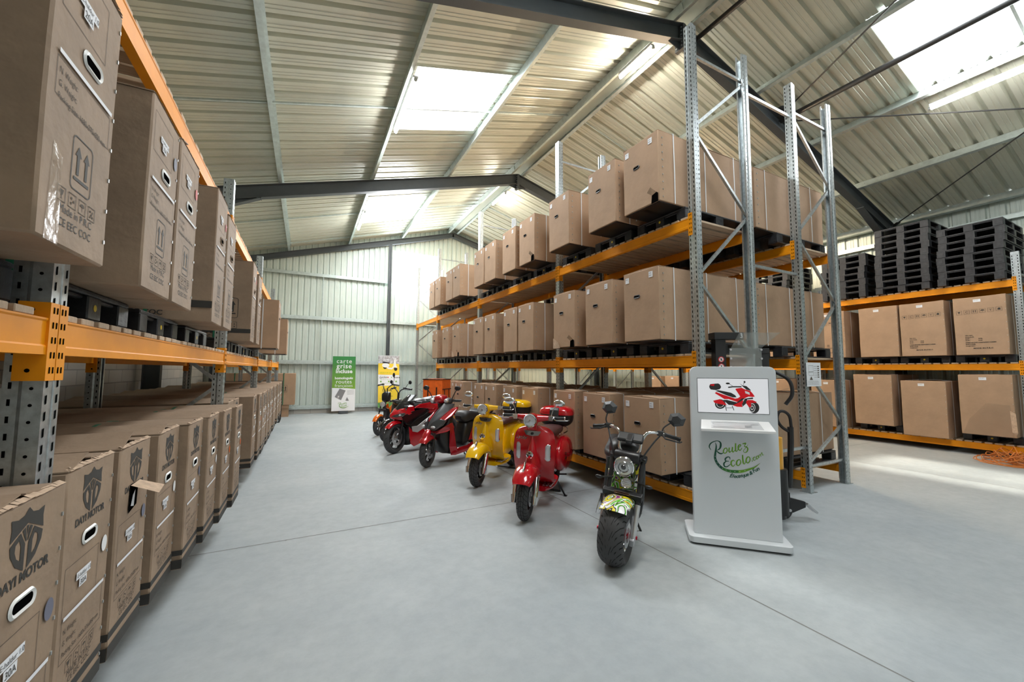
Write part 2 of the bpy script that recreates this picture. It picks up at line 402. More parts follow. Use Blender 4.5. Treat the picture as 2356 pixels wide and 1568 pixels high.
# gable posts on the back wall
for x in (2.9, 8.6):
    mb = MB(); ibeam(mb, (0, 0, 0), (0, 0, roofz(x)-.24), .14, .12, (0, 1, 0))
    o = mb.build('gable_post', ['portal'], None, (x, 16.3, 0))
    tag(o, 'slate grey gable post rising %s' % ('beside the bright wall panel, behind the yellow banner' if x < 5 else 'up the far gable behind the racking'), 'post')
# girts on back wall, right wall
GZ = [.25, 1.9, 3.56, 5.2]
def girt(p0, p1, z, nrm, lab):
    mb = MB(); p0 = Vector(p0); p1 = Vector(p1); n = Vector(nrm)
    mb.bar(p0, p1, .004+.12, .006, (0, 0, 1)); mb.bar(p0+Vector((0, 0, .0))+n*.06-Vector((0, 0, .04)), p1+n*.06-Vector((0, 0, .04)), .006, .085, (0, 0, 1))
    mb.bar(p0-n*.06+Vector((0, 0, .03)), p1-n*.06+Vector((0, 0, .03)), .006, .06, (0, 0, 1))
    return tag(mb.build('wall_rail', ['galv_d'], None, (0, 0, z)), lab, 'wall rail')
gl = ['lowest, just above the floor plinth', 'second from the floor, at banner top height', 'third from the floor', 'highest, under the rafter']
for z, l in zip(GZ, gl):
    xr = XW1-.2
    girt((XW0+.1, 16.55, 0), (xr, 16.55, 0), z, (0, -1, 0), 'galvanised horizontal rail on the far gable wall, '+l)
for z, l in zip([1.2, 3.0, 5.1], ['lowest', 'middle', 'highest']):
    girt((XW1-.08, YF, 0), (XW1-.08, YB-.3, 0), z, (-1, 0, 0), 'galvanised horizontal rail along the right side wall, '+l)
for x, z0, z1 in ((.5, .3, 5.2),):
    mb = MB(); mb.box(-.012, .012, -.012, .012, 0, z1-z0); tag(mb.build('sag_rod', ['galv_d'], None, (x, 16.5, z0)), 'thin galvanised hanger bar tying the far wall rails together', 'bar')
# purlins (Z sections along Y)
def purlin(x, i, lab):
    mb = MB(); s = 1 if x > RX else -1; nn = Vector((s*RS, 0, 1)).normalized(); sl = Vector((s, 0, -RS)).normalized()
    b = Vector((x, 0, roofz(x))); y0, y1 = YF, 16.5
    def seg(a, c, t):  # plate from a to c in the XZ plane
        mid0 = Vector((0, 0, 0)); d = (c-a); n_ = Vector((d.z, 0, -d.x)).normalized()*t/2
        mb.add([(q.x, yy, q.z) for yy in (y0, y1) for q in (a-n_, c-n_, c+n_, a+n_)], [(0, 1, 2, 3), (7, 6, 5, 4), (0, 4, 5, 1), (1, 5, 6, 2), (2, 6, 7, 3), (3, 7, 4, 0)])
    B = b; T = b+nn*.195
    seg(B, T, .004); seg(B, B-sl*s*.07, .004); seg(T, T+sl*s*.07, .004); seg(B-sl*s*.07, B-sl*s*.07+nn*.018, .004)
    for yy in (-1.58, 4.46, 10.5, 16.48):   # cleats where it is bolted to the frames
        c = b+nn*.09; mb.obox((c.x+s*.01, yy, c.z), (.012, .5, .15), Matrix((sl, (0, 1, 0), nn)).transposed(), 0)
        for dy in (-.18, .18):
            for dz in (.05, .13): p = b+nn*dz; mb.lathe([(0, 0), (.01, 0), (.01, .012), (0, .012)], (p.x-s*.002, yy+dy, p.z), (-s*sl), 6)
    return tag(mb.build('roof_purlin', ['galv_d'], None), lab, 'purlin')
pn = ['at the left eave', 'first up from the left eave', 'left slope, carrying the lamps beside the skylights', 'left slope, above the skylights', 'left of the ridge', 'right of the ridge', 'first down the right slope', 'right slope, under the brightest skylight', 'right slope, lowest one before the eave', 'at the right eave']
for i, x in enumerate(PUR): purlin(x, i, 'galvanised roof purlin running lengthwise, '+pn[i])
# sag bars between purlins at mid bay
mb_n = 0
for y, yl in ((7.48, 'middle bay'), (13.3, 'far bay'), (1.44, 'near bay'), (9.0, 'middle bay beside the second frame'), (15.9, 'far bay by the gable')):
    for s in (-1, 1):
        if y in (9.0,) : continue
        xa, xb = (XW0+.1, RX-.2) if s < 0 else (RX+.2, XW1-.1)
        mb = MB(); nn = Vector((s*RS, 0, 1)).normalized()
        a = Vector((xa, y, roofz(xa)))+nn*.12; b = Vector((xb, y, roofz(xb)))+nn*.12
        mb.bar(a, b, .035, .005, nn); mb.bar(a+nn*.017, b+nn*.017, .005, .035, nn)
        tag(mb.build('sag_bar', ['galv_d']), 'thin galvanised angle bar across the %s roof slope in the %s' % ('left' if s < 0 else 'right', yl), 'bar')
# struts and crossed rods in the near right bay
def strut(p0, p1, r, lab, name='roof_strut', m='rod'):
    mb = MB(); mb.tube([p0, p1], r, 8)
    for p, q in ((p0, p1), (p1, p0)):
        d = (Vector(q)-Vector(p)).normalized(); mb.obox(Vector(p)+d*.06, (.16, .1, .012), Matrix((d, d.cross(Vector((0, 0, 1))).normalized(), d.cross(Vector((0, 0, 1))).normalized().cross(d)*-1)).transposed(), 0)
    return tag(mb.build(name, [m]), lab, 'roof brace')
strut((5.9, 4.4, roofz(5.9, -.12)), (5.9, -1.5, roofz(5.9, -.12)), .04, 'dark round strut running from the ridge plate towards the camera')
strut((8.5, 4.4, roofz(8.5, -.1)), (8.5, -1.5, roofz(8.5, -.1)), .05, 'dark round strut running under the bright right skylight')
strut((8.4, 4.35, roofz(8.4, -.08)), (5.9, -1.4, roofz(5.9, -.08)), .013, 'thin dark brace rod rising from the gusset to the ridge', 'brace_rod')
strut((8.6, 4.3, roofz(8.6, -.1)), (13.4, -1.4, roofz(13.4, -.1)), .013, 'thin dark brace rod running level from the gusset to the right', 'brace_rod')
strut((13.3, 4.3, roofz(13.3, -.16)), (8.7, -1.4, roofz(8.7, -.16)), .013, 'thin dark brace rod climbing from the right eave knee', 'brace_rod')
mb = MB(); mb.prism([(-.22, 0), (.22, 0), (.22, .14), (.12, .26), (-.12, .26), (-.22, .14)], lambda a, b, d: Vector((8.45+a*.96, 4.38-b, roofz(8.45+a*.96, -.03)+d)), -.006, .006)
for k in range(7): mb.lathe([(0, 0), (.013, 0), (.013, .012), (0, .012)], (8.3+.05*k, 4.28-.1*(k % 2), roofz(8.3+.05*k, -.07)), (0, 0, -1), 6, 1)
tag(mb.build('gusset_plate', ['portal', 'galv']), 'dark bolted gusset plate where the roof braces meet the frame', 'gusset plate')
# strip lamps fixed under the purlins
def lamp(x, y0, y1, dz, lab, m='tube_on'):
    L = y1-y0; t = thing('strip_lamp', lab, 'lamp', (x, (y0+y1)/2, roofz(x)-dz), 0, None)
    mb = MB(); mb.box(-.045, .045, -L/2, L/2, .03, .07); mb.build('lamp_body', ['white'], t)
    mb = MB()
    for s in (-1, 1): mb.tube([(0, s*(L/2-.01), .0), (0, s*(L/2+.02), .0)], .032, 8)
    mb.build('end_cap', ['galv'], t)
    mb = MB(); mb.tube([(0, -L/2+.01, 0), (0, L/2-.01, 0)], .03, 10); mb.build('lit_tube', [m], t)
    return t
lamp(1.45, 6.3, 7.95, .09, 'lit strip lamp on the purlin beside the nearer left skylight')
lamp(1.45, 12.6, 14.3, .09, 'lit strip lamp on the purlin beside the farther left skylight')
lamp(5.42, 4.9, 5.75, .09, 'lit strip lamp near the ridge just past the nearest frame', 'tube_ridge')
lamp(5.75, 11.6, 12.6, .09, 'lit strip lamp near the ridge beyond the second frame', 'tube_ridge')
lamp(9.85, .9, 2.6, .12, 'lit strip lamp on the purlin below the bright right skylight')
lamp(9.8, 6.9, 8.5, .1, 'added warm fill lamp over the right racking, hidden behind the boxes', 'warm_fill')  # unseen lamp added to warm and brighten the right roof slope
lamp(9.8, 12.6, 14.2, .1, 'added warm fill lamp over the far end of the right racking', 'warm_fill')  # also added, carries the warm fill towards the gable
lamp(1.45, -2.9, -1.9, .1, 'lit strip lamp behind the camera')
# ================================================================ RACKING
def upright(H, face, holes=True, base=True):
    """Omega section; front face towards x*face at x=0, depth away from it."""
    mb = MB(); f = -face; d = .1; b = .052
    P = [(0, -b), (0, -.014), (.008*f, -.01), (.008*f, .01), (0, .014), (0, b), (.05*f, b), (.062*f, b-.008), (d*f, b-.008), (d*f, b-.028), (d*f-.003*f, b-.028), (d*f-.003*f, b-.011), (.06*f, b-.011), (.05*f, b-.003), (.003*f, b-.003),
         (.003*f, -b+.003), (.05*f, -b+.003), (.06*f, -b+.011), (d*f-.003*f, -b+.011), (d*f-.003*f, -b+.028), (d*f, -b+.028), (d*f, -b+.008), (.062*f, -b+.008), (.05*f, -b)]
    mb.prism(P, lambda a, c, e: Vector((a, c, e)), 0.004, H)
    if holes:
        z = .1; e = -.0012*f
        while z < H-.05:
            for yy in (-.033, .033):
                mb.add([(e, yy-.005, z), (e, yy+.005, z+.004), (e, yy+.005, z+.034), (e, yy-.005, z+.03)], [(0, 1, 2, 3)], 1)
            mb.lathe([(0, 0), (.0055, 0)], (.028*f, -b-.001, z), (0, -1, 0), 8, 1, False)
            mb.add([(.078*f, -b+.0068, z), (.086*f, -b+.0068, z), (.086*f, -b+.0068, z+.022), (.078*f, -b+.0068, z+.022)], [(0, 1, 2, 3)], 1)
            z += .0565
    if base: mb.box(min(-.02*f, .13*f), max(-.02*f, .13*f), -.075, .075, 0, .006)
    return mb
def beam_mb(y0, y1, z, face, conn=(1, 1)):
    """Orange box beam whose outer face is at x=0 (looking towards face)."""
    mb = MB(); f = -face; h = .125
    P = [(0, z-h), (.0, z-h+.028), (.004*f, z-h+.034), (.004*f, z-.012), (0, z-.006), (0, z), (.028*f, z), (.028*f, z-.022), (.05*f, z-.022), (.05*f, z-h)]
    mb.prism(P, lambda a, c, e: Vector((a, e, c)), y0+.05, y1-.05)
    for yy, s, c in ((y0, 1, conn[0]), (y1, -1, conn[1])):
        if not c: continue
        g = -.004*f
        mb.box(min(g, 0), max(g, 0), min(yy+s*.003, yy+s*.053), max(yy+s*.003, yy+s*.053), z-.215, z+.055)
        mb.box(min(g, .075*f), max(g, .075*f), min(yy+s*.053, yy+s*.058), max(yy+s*.053, yy+s*.058), z-.215, z+.055)
        for k in range(5):
            zz = z-.19+k*.052
            for dy in (.012, .033):
                a, b = sorted((yy+s*dy, yy+s*(dy+.008))); mb.quad((g*1.3, a, zz), (g*1.3, b, zz), (g*1.3, b, zz+.022), (g*1.3, a, zz+.022), 1)
            if k in (0, 2, 4): mb.lathe([(0, 0), (.007, 0)], (.04*f, yy+s*.0585, zz+.01), (0, s, 0), 8, 1, False); 
    return mb
def rack(label, xf, face, Ys, bays, H, depth=1.09, zz=5.45, flip=0, holes=lambda i: True, deckseed=0, zstart=0):
    t = thing('pallet_rack', label, 'pallet racking', (xf, Ys[0], 0)); f = -face; y00 = Ys[0]
    for i, y in enumerate(Ys):
        for bk in (0, 1):
            u = upright(H, face if not bk else -face, holes(i))
            u.build('upright', ['galv', 'hole'], t, (0 if not bk else depth*f, y-y00, 0))
        mb = MB(); b = 1 if i else 1
        # zigzag frame bracing
        x0, x1 = .05*f, (depth-.05)*f; z = zz; side = 1; P = [(x1 if flip else x0, z)]
        mb.bar((x0, 0, z+.02), (x1, 0, z+.02), .032, .03, (0, 1, 0))
        cur = x0 if flip else x1
        while z > .6:
            zn = max(z-.905, .36); nx = x0 if cur == x1 else x1
            mb.bar((cur, 0, z-.03), (nx, 0, zn), .035, .03, (0, 1, 0)); cur = nx; z = zn
        mb.bar((x0, 0, .34), (x1, 0, .34), .032, .03, (0, 1, 0))
        mb.build('frame_brace', ['galv'], t, (0, y-y00, 0))
    for i, levels in enumerate(bays):
        a, b = Ys[i]-y00, Ys[i+1]-y00
        for z in levels:
            c0 = (1, 1)
            beam_mb(a, b, z, face).build('beam', ['orange', 'hole'], t)
            beam_mb(a, b, z, -face).build('beam', ['orange', 'hole'], t, (depth*f, 0, 0))
            mb = MB(); r = random.Random(deckseed+i*7+int(z*10)); y = a+.07
            while y < b-.15:
                wd = .1+r.uniform(-.008, .008); j = r.uniform(-.006, .006); x0, x1 = sorted(((.004+j)*f, (depth-.01+j)*f))
                mb.box(x0, x1, y, y+wd, z+.001, z+.027, 0); y += .13+r.uniform(-.006, .008)
            mb.build('timber_deck', ['wood'], t, bevel=.003, seg=1)
    return t
YA = [3.05, 5.86, 9.53, 13.2, 16.05]
rA = rack('orange and galvanised pallet rack behind the parked scooters, front of the middle pair', 3.96, -1, YA, [(.27, 1.81, 3.44)]*3+[(3.44,)], 5.82, 1.1, flip=0, holes=lambda i: i < 2)
rB = rack('orange and galvanised pallet rack, rear of the middle pair, paper notice on its frame', 6.1, -1, YA, [(.27, 1.81, 3.44)]*3+[(3.44,)], 5.82, 1.09, zz=5.4, flip=1, holes=lambda i: i < 1, deckseed=50)
YC = [2.17, 5.87, 9.57, 13.27, 16.1]
rC = rack('long orange pallet rack along the right side wall, stacked black pallets on its top level', 11.9, -1, YC, [(.24, 1.8, 3.4)]*4, 3.93, 1.09, zz=3.5, holes=lambda i: i < 1, deckseed=90)
YL = [-1.45, 2.0, 5.38, 8.85, 12.35, 15.4]
rL = rack('orange and galvanised pallet rack along the left wall, filled with tall printed cartons', -.79, 1, YL, [(1.81, 3.31)]*5, 3.78, 1.09, zz=3.3, flip=1, holes=lambda i: i in (1, 2, 3), deckseed=30)
for z in (5.33, 3.0, .6):
    mb = MB(); mb.bar((5.07, 3.05, z), (6.09, 3.05, z), .035, .03, (0, 1, 0)); tag(mb.build('row_spacer', ['galv']), 'short galvanised spacer bar tying the two middle racks, ' + {5.33: 'the top one', 3.0: 'the middle one', .6: 'the low one near the floor'}[z], 'spacer bar')

# ---------------------------------------------------------------- pallets
def pallet_mb(W=.91, L=1.3, H=.148, dot=1):
    mb = MB()
    mb.box(0, L, -W/2, W/2, H-.022, H)
    for x in (0, L/2-.07, L-.14):
        for y in (-W/2, -.065, W/2-.13):
            mb.box(x, x+.14, y, y+.13, .018, H-.021)
    for y in (-W/2, -.065, W/2-.13): mb.box(0, L, y, y+.13, 0, .02)
    for x in (.02, L-.05): mb.box(x, x+.03, -W/2+.13, W/2-.13, H-.04, H-.02)
    if dot: mb.lathe([(0, 0), (.016, 0)], (-.0012, 0, .075), (-1, 0, 0), 12, 1, False)
    else:
        for y in (-W/2, -.065, W/2-.13): mb.box(-.003, 0, y+.03, y+.1, .03, H-.04)
    return mb
M['dot'] = mat('yellow_dot', (.7, .5, .02), .5)
PAL = pallet_mb(dot=0).build('plastic_pallet', ['pallet', 'dot'], bevel=.006, seg=1)
PALW = pallet_mb(.78).build('plastic_pallet', ['pallet', 'dot'], bevel=.006, seg=1)
PALH = pallet_mb(.8, 1.3, .298).build('plastic_pallet', ['pallet', 'dot'], bevel=.006, seg=1)
_used = {}
def place(proto, loc, rz, label, group=None, cat=None):
    if proto.name not in _used:
        _used[proto.name] = 1; o = proto; o.location = loc; o.rotation_euler = (0, 0, rz)
    else: o = dup(proto, loc, rz)
    o['label'] = label
    if cat: o['category'] = cat
    if group: o['group'] = group
    elif 'group' in o: del o['group']
    return o

# ---------------------------------------------------------------- cartons
def carton_mb(L, W, H, seed, amp=.005, open_top=0, nx=7, ny=3, nz=5):
    r = random.Random(seed); ph = [r.uniform(0, 6.3) for _ in range(9)]; mb = MB(); idx = {}
    def P(i, j, k):
        x, y, z = i/nx*L, (j/ny-.5)*W, k/nz*H
        dx = amp*math.sin(7*z+ph[0])*math.cos(5*y+ph[1]); dy = amp*math.sin(5*x+ph[2])*math.sin(6*z+ph[3]); dz = amp*.8*math.sin(4*x+ph[4])*math.cos(6*y+ph[5])
        if k == 0: dz = 0
        cx = math.sin(PI*k/nz)*math.sin(PI*j/ny)*amp*1.4; 
        if i == 0: dx = 0; dy *= .5
        return (x+dx*.6, y+dy, z+dz)
    def vid(i, j, k):
        if (i, j, k) not in idx: idx[(i, j, k)] = len(mb.v); mb.v.append(P(i, j, k))
        return idx[(i, j, k)]
    def face(q, m=0): mb.f.append(q); mb.m.append(m); mb.s.append(True)
    for i in range(nx):
        for k in range(nz):
            for j in (0, ny): face([vid(i, j, k), vid(i+1, j, k), vid(i+1, j, k+1), vid(i, j, k+1)])
        for j in range(ny):
            for k in (0, nz): face([vid(i, j, k), vid(i+1, j, k), vid(i+1, j+1, k), vid(i, j+1, k)])
    for j in range(ny):
        for k in range(nz):
            for i in (0, nx): face([vid(i, j, k), vid(i, j+1, k), vid(i, j+1, k+1), vid(i, j, k+1)])
    return mb
def hand_hole(w, h, x, y, z, rim, parent):
    mb = MB(); o = rrect(w, h, h/2-.0005, 5); i_ = rrect(w-.028, h-.028, (h-.028)/2-.0005, 5); n = len(o)
    vs = []
    for (a, b), (c, d) in zip(o, i_): vs += [(x-.0015, y-a, z+b), (x-.007, y-(a*.6+c*.4), z+(b*.6+d*.4)), (x-.0035, y-c, z+d)]
    fs = []
    for q in range(n):
        p = (q+1) % n; fs += [(3*q, 3*p, 3*p+1, 3*q+1), (3*q+1, 3*p+1, 3*p+2, 3*q+2)]
    mb.add(vs, fs, 0, True); mb.add([(x-.003, y-a, z+b) for a, b in i_], [tuple(range(n))], 1)
    return mb.build('hand_hole', [rim, 'hole'], parent, ang=60)
def sticker(parent, x, y, z, w, h, txts=(), tilt=0, name='sticker', m='paper', face='f', yy=0):
    """White paper on the front (f) face; y = centre, z = centre."""
    mb = MB(); ct, st = math.cos(tilt), math.sin(tilt)
    def fn(a, b, e=0):
        A, B = a*ct-b*st, a*st+b*ct
        return (x-.0035-e, y-A, z+B)
    mb.add([fn(-w/2, -h/2), fn(w/2, -h/2), fn(w/2, h/2), fn(-w/2, h/2)], [(0, 1, 2, 3)], 0)
    for s, a, b, sz in txts: mb.merge(text_mb(s, sz, lambda p, q, a=a, b=b: fn(a+p, b+q, .0012), 1))
    return mb.build(name, [m, 'ink'], parent, fix=False)
def lines_mb(fn, x0, x1, ys, t=.004, m=0, dash=0, seed=1):
    mb = MB(); r = random.Random(seed)
    for y in ys:
        x = x0
        if dash:
            while x < x1:
                l = r.uniform(.5, 1.4)*dash; e = min(x+l, x1); mb.add([fn(x, y), fn(e, y), fn(e, y+t), fn(x, y+t)], [(0, 1, 2, 3)], m); x = e+dash*.35
        else: mb.add([fn(x0, y), fn(x1, y), fn(x1, y+t), fn(x0, y+t)], [(0, 1, 2, 3)], m)
    return mb
def strap_loop(L, W, H, x, wd=.014, mat_='strap_w', bulge=.01, parent=None, name='strap'):
    mb = MB(); e = .006+bulge
    P = [(-W/2-e, .002), (-W/2-e, H*.5), (-W/2-e*.7, H+.003), (-W/4, H+e*1.6), (W/4, H+e*1.6), (W/2+e*.7, H+.003), (W/2+e, H*.5), (W/2+e, .002)]
    pts = [Vector((x, a, b)) for a, b in P]
    vs = []
    for k, p in enumerate(pts):
        n = Vector((0, p.y, p.z-H/2)).normalized()*.0012
        for dx in (-wd/2, wd/2): vs += [p+Vector((dx, 0, 0))+n, p+Vector((dx, 0, 0))-n]
    fs = []
    for k in range(len(pts)-1):
        a, b = 4*k, 4*(k+1); fs += [(a, a+2, b+2, b), (a+1, b+1, b+3, a+3), (a, b, b+1, a+1), (a+2, a+3, b+3, b+2)]
    mb.add(vs, fs, 0, False); return mb.build(name, [mat_], parent)

def strapped_carton(seed, tear=0, L=1.78, W=.575, H=.87, hole=True, worn=0):
    t = thing('cardboard_box', '', 'cardboard box')
    mb = carton_mb(L, W, H-.012, seed); mb.xf(Matrix.Translation((0, 0, .012))); mb.build('carton', ['card2' if worn else 'card'], t, bevel=.006, seg=1)
    mb = MB(); mb.box(.02, L-.02, -W/2+.015, W/2-.015, 0, .012); mb.box(.05, L-.05, -.03, .03, 0, .03); mb.build('base_tray', ['black'], t)
    for s in (-1, 1):   # flaps closing the top
        fb = MB(); fb.add([(.0, s*W/2, H+.004), (L, s*W/2, H+.004), (L-.02, s*.006, H+.006+.01*(seed % 3)), (.02, s*.006, H+.008+.012*(seed % 2)), (.0, s*W/2, H), (L, s*W/2, H), (L-.02, s*.006, H+.001), (.02, s*.006, H+.001)],
               [(0, 1, 2, 3), (7, 6, 5, 4), (0, 4, 5, 1), (1, 5, 6, 2), (2, 6, 7, 3), (3, 7, 4, 0)]); fb.build('top_flap', ['card'], t)
    if hole: hand_hole(.105, .046, -.002, .06, H*.64, 'black', t)
    sticker(t, 0, W*.38, H*.9, .062, .07, (('NO.', -.024, .008, .02),))
    sticker(t, 0, -W*.29, H*.91, .062, .07, (('VIN', -.024, .008, .02), ('0824', -.024, -.018, .018)))
    for i, x in enumerate((.24, .82, 1.4)): strap_loop(L, W, H, x, parent=t, bulge=.004+.008*((seed+i) % 3))
    mb = MB()
    for k in range(9):
        z = .06+k*.09; mb.box(.06, .068, -W/2-.0085, -W/2+.002, z, z+.014)
    mb.build('staples', ['galv'], t)['kind'] = 'stuff'
    if tear:
        mb = MB(); a = -W/2
        mb.add([(-.010, a+.005, .0), (-.010, a+.11, .0), (-.010, a+.1, .1), (-.010, a+.03, .12), (-.010, a+.005, .1)], [(0, 1, 2, 3, 4)], 0)
        mb.add([(-.011, a+.1, .1), (-.03, a+.16, .15), (-.045, a+.09, .19), (-.011, a+.03, .12)], [(0, 1, 2, 3)], 1)
        mb.build('torn_corner', ['hole', 'card_in'], t, fix=False)
    if tear == 2:
        mb = MB(); mb.add([(-.009, W/2, 0), (-.009, W/2-.2, 0), (-.012, W/2-.15, .09), (-.009, W/2, .17)], [(0, 1, 2, 3)], 0); mb.build('scuffed_patch', ['card_in'], t, fix=False)
    return t
CA = [strapped_carton(3), strapped_carton(8, 1), strapped_carton(13, 2)]
ORD = ['nearest', 'second nearest', 'third from near end', 'fourth from near end', 'fifth from near end', 'sixth from near end', 'seventh from near end', 'eighth from near end', 'ninth from near end', 'tenth from near end', 'eleventh from near end']
def shelf(rows, X, zb, w, protos, what, group, pal=True, palx=.32, near=3.2):
    for i, (y, k) in enumerate(rows):
        o = place(protos[k], (X, y+w/2, zb), 0, ('brown carton, %s, %s' % (what, ORD[i])) + {0: '', 1: ', torn corner', 2: ', scuffed'}.get(k, ''), group, 'cardboard box')
        if pal: place(PAL if PAL.name not in _used else PAL, (X+palx, y+w/2+.04, zb-.149), 0, 'black plastic pallet carrying the %s carton %s' % (ORD[i], what), 'pallets '+group, 'pallet')
T = [(3.21, 1), (3.94, 0), (5.0, 0), (6.06, 1), (6.8, 0), (7.73, 0), (8.38, 0), (9.97, 0), (10.6, 0), (11.69, 0), (12.35, 0)]
Tp = [.3]
def shelf_pallets(ys, X, z, what, group):
    for i, y in enumerate(ys): place(PAL, (X, y, z), 0, 'black plastic pallet under the cartons %s, %s' % (what, ORD[i]), group, 'pallet')
PY = [3.58, 4.52, 5.42-.02] 
def bay_pallets(ya, yb, n): return [ya+.07+(i+.5)*(yb-ya-.14)/n for i in range(n)]
PYA = bay_pallets(3.05, 5.86, 3-1+0)
PY = bay_pallets(YA[0], YA[1], 2) 
PY = [3.62, 4.55, 5.36][:3]
PY1 = [3.58, 4.5, 5.35]
W8 = .78
def rowpal():
    out = []
    for a, b, n in ((YA[0], YA[1], 3), (YA[1], YA[2], 4), (YA[2], YA[3], 4)):
        for i in range(n): out.append(a+.06+(i+.5)*(b-a-.12)/n)
    return out
RP = rowpal()
def pal_row(X, z, what, group, n=11):
    for i, y in enumerate(RP[:n]): place(PALW, (X, y, z), 0, 'black plastic pallet, %s, %s' % (what, ORD[i]), group, 'pallet')
zT, zM, zG = 3.44+.028, 1.81+.028, .27+.028
pal_row(3.99, zT, 'top level of front middle rack', 'pallets on the top level of the front rack')
pal_row(3.99, zM, 'middle level of front middle rack', 'pallets on the middle level of the front rack')
pal_row(3.99, zG, 'bottom level of front middle rack', 'pallets on the bottom level of the front rack')
shelf([(a, b) for a, b in T], 3.6, zT+.149, .575, CA, 'top level of front middle rack', 'cartons on the top level of the front rack', False)
shelf([(3.24, 0), (4.03, 0), (4.87, 2), (6.10, 0), (6.73, 0), (7.71, 0), (8.39, 0), (9.95, 2), (10.85, 0), (11.9, 0)], 3.6, zM+.149, .575, CA, 'middle level of front middle rack', 'cartons on the middle level of the front rack', False)
shelf([(3.27, 0), (4.11, 0), (4.88, 0), (5.94, 0), (6.74, 0), (7.65, 0), (8.29, 0), (9.65, 0), (10.3, 0), (11.3, 0)], 3.6, zG+.149, .575, CA, 'bottom level of front middle rack', 'cartons on the bottom level of the front rack', False)
# rear row of the pair: only its nearer cartons show
def rear(rows, zb, what, group, wp):
    for i, y in enumerate(rows): place(CA[0], (5.46, y+.29, zb), 0, 'brown carton, %s, %s' % (what, ORD[i]), group, 'cardboard box')
    for i, y in enumerate(RP[:wp]): place(PALW, (5.9, y, zb-.149), 0, 'black plastic pallet, %s, %s' % (what, ORD[i]), 'pallets '+group, 'pallet')
rear([3.2, 4.0, 4.9, 6.1, 6.9, 7.7, 8.5], zT+.149, 'top level of rear middle rack', 'cartons on the top level of the rear rack', 7)
rear([3.25, 4.05, 4.95, 6.1, 6.9, 7.7], zM+.149, 'middle level of rear middle rack', 'cartons on the middle level of the rear rack', 7)
rear([3.2, 4.1, 5.0], zG+.149, 'bottom level of rear middle rack', 'cartons on the bottom level of the rear rack', 5)

# ---------------------------------------------------------------- side wall rack: larger printed cartons, pallet stacks
def big_carton(seed, H, printed, taped=0):
    t = thing('large_cardboard_box', '', 'cardboard box'); W, L = .7, 1.5
    carton_mb(L, W, H, seed, .006).build('carton', ['card'], t, bevel=.007, seg=1)
    sticker(t, 0, .02, H-.08, .1, .055, (('N0 4417', -.04, .004, .018),))
    strap_loop(L, W, H, .3, parent=t); strap_loop(L, W, H, 1.1, parent=t)
    mb = MB()
    for k in range(8): mb.box(-.004, .002, -W/2+.012, -W/2+.017, .1+k*H*.11, .114+k*H*.11)
    mb.build('staples', ['galv'], t)['kind'] = 'stuff'
    if printed:
        mb = MB(); fn = lambda a, b: (-.004, -a, b)
        for k in range(6):
            cx = -.27+.105*k; cz = H*.74+.004*k
            for q in (lines_mb(fn, cx-.036, cx+.036, (cz-.04, cz+.037), .003), ): mb.merge(q)
            for sx in (-.038, .036): mb.add([fn(cx+sx, cz-.04), fn(cx+sx+.003, cz-.04), fn(cx+sx+.003, cz+.04), fn(cx+sx, cz+.04)], [(0, 1, 2, 3)])
            if k == 0: mb.add([fn(cx-.02, cz+.02), fn(cx+.02, cz+.02), fn(cx+.01, cz-.005), fn(cx+.003, cz-.008), fn(cx+.003, cz-.025), fn(cx-.003, cz-.025), fn(cx-.003, cz-.008), fn(cx-.01, cz-.005)], [tuple(range(8))])
            elif k == 1: mb.merge(text_mb('C', .06, lambda p, q: fn(cx-.02+p, cz-.02+q)))
            elif k == 2:
                for sx in (-.014, .014): mb.add([fn(cx+sx-.004, cz-.02), fn(cx+sx+.004, cz-.02), fn(cx+sx+.004, cz+.008), fn(cx+sx+.011, cz+.008), fn(cx+sx, cz+.024), fn(cx+sx-.011, cz+.008), fn(cx+sx-.004, cz+.008)], [tuple(range(7))])
            elif k == 3: mb.add([fn(cx+.028*math.cos(t_*PI/8), cz+.022*math.sin(t_*PI/8)) for t_ in range(9)], [tuple(range(9))]); mb.add([fn(cx-.002, cz-.024), fn(cx+.002, cz-.024), fn(cx+.002, cz), fn(cx-.002, cz)], [(0, 1, 2, 3)])
            elif k == 4: mb.merge(text_mb('Y', .055, lambda p, q: fn(cx-.018+p, cz-.02+q)))
            else: mb.add([fn(cx-.018, cz-.015), fn(cx+.018, cz-.02), fn(cx+.02, cz+.015), fn(cx, cz+.024), fn(cx-.016, cz+.01)], [tuple(range(5))])
        for i, (s, a, z_) in enumerate((('VIN NO.:', -.21, .36), ('COLOUR:', -.21, .328), ('N.W.:              KGS', -.21, .296), ('G.W.:              KGS', -.21, .264), ('DIMENSIONS:1520X640X1120MM', -.21, .222), ('BARCODE:', -.21, .19), ('CASE NO.:', -.21, .158), ('MADE IN P.R.C', -.11, .11))):
            mb.merge(text_mb(s, .025 if i < 7 else .036, lambda p, q, a=a, z_=z_: fn(a+p*1.1, z_*H/1.1+q), bold=.0008))
        mb.build('printing', ['ink'], t, fix=False)
    if taped:
        mb = MB(); mb.add([(-.009, -W/2+.03, .0), (-.009, W/2-.02, .0), (-.009, W/2-.12, .3), (-.009, 0, .62), (-.009, -W/2+.05, .6)], [(0, 1, 2, 3, 4)]); mb.build('stretch_film', ['tape_clear'], t, fix=False)
        mb = MB(); mb.add([(-.01, -W/2, .05), (-.03, -W/2-.02, .1), (-.025, -W/2-.01, .45), (-.01, -W/2+.06, .5), (-.012, -W/2+.05, .1)], [(0, 1, 2, 3, 4)]); mb.build('torn_edge', ['card_in'], t, fix=False)
    return t
M['tape_clear'] = mat('stretch_film', (.42, .31, .22), .2, alpha=.22)
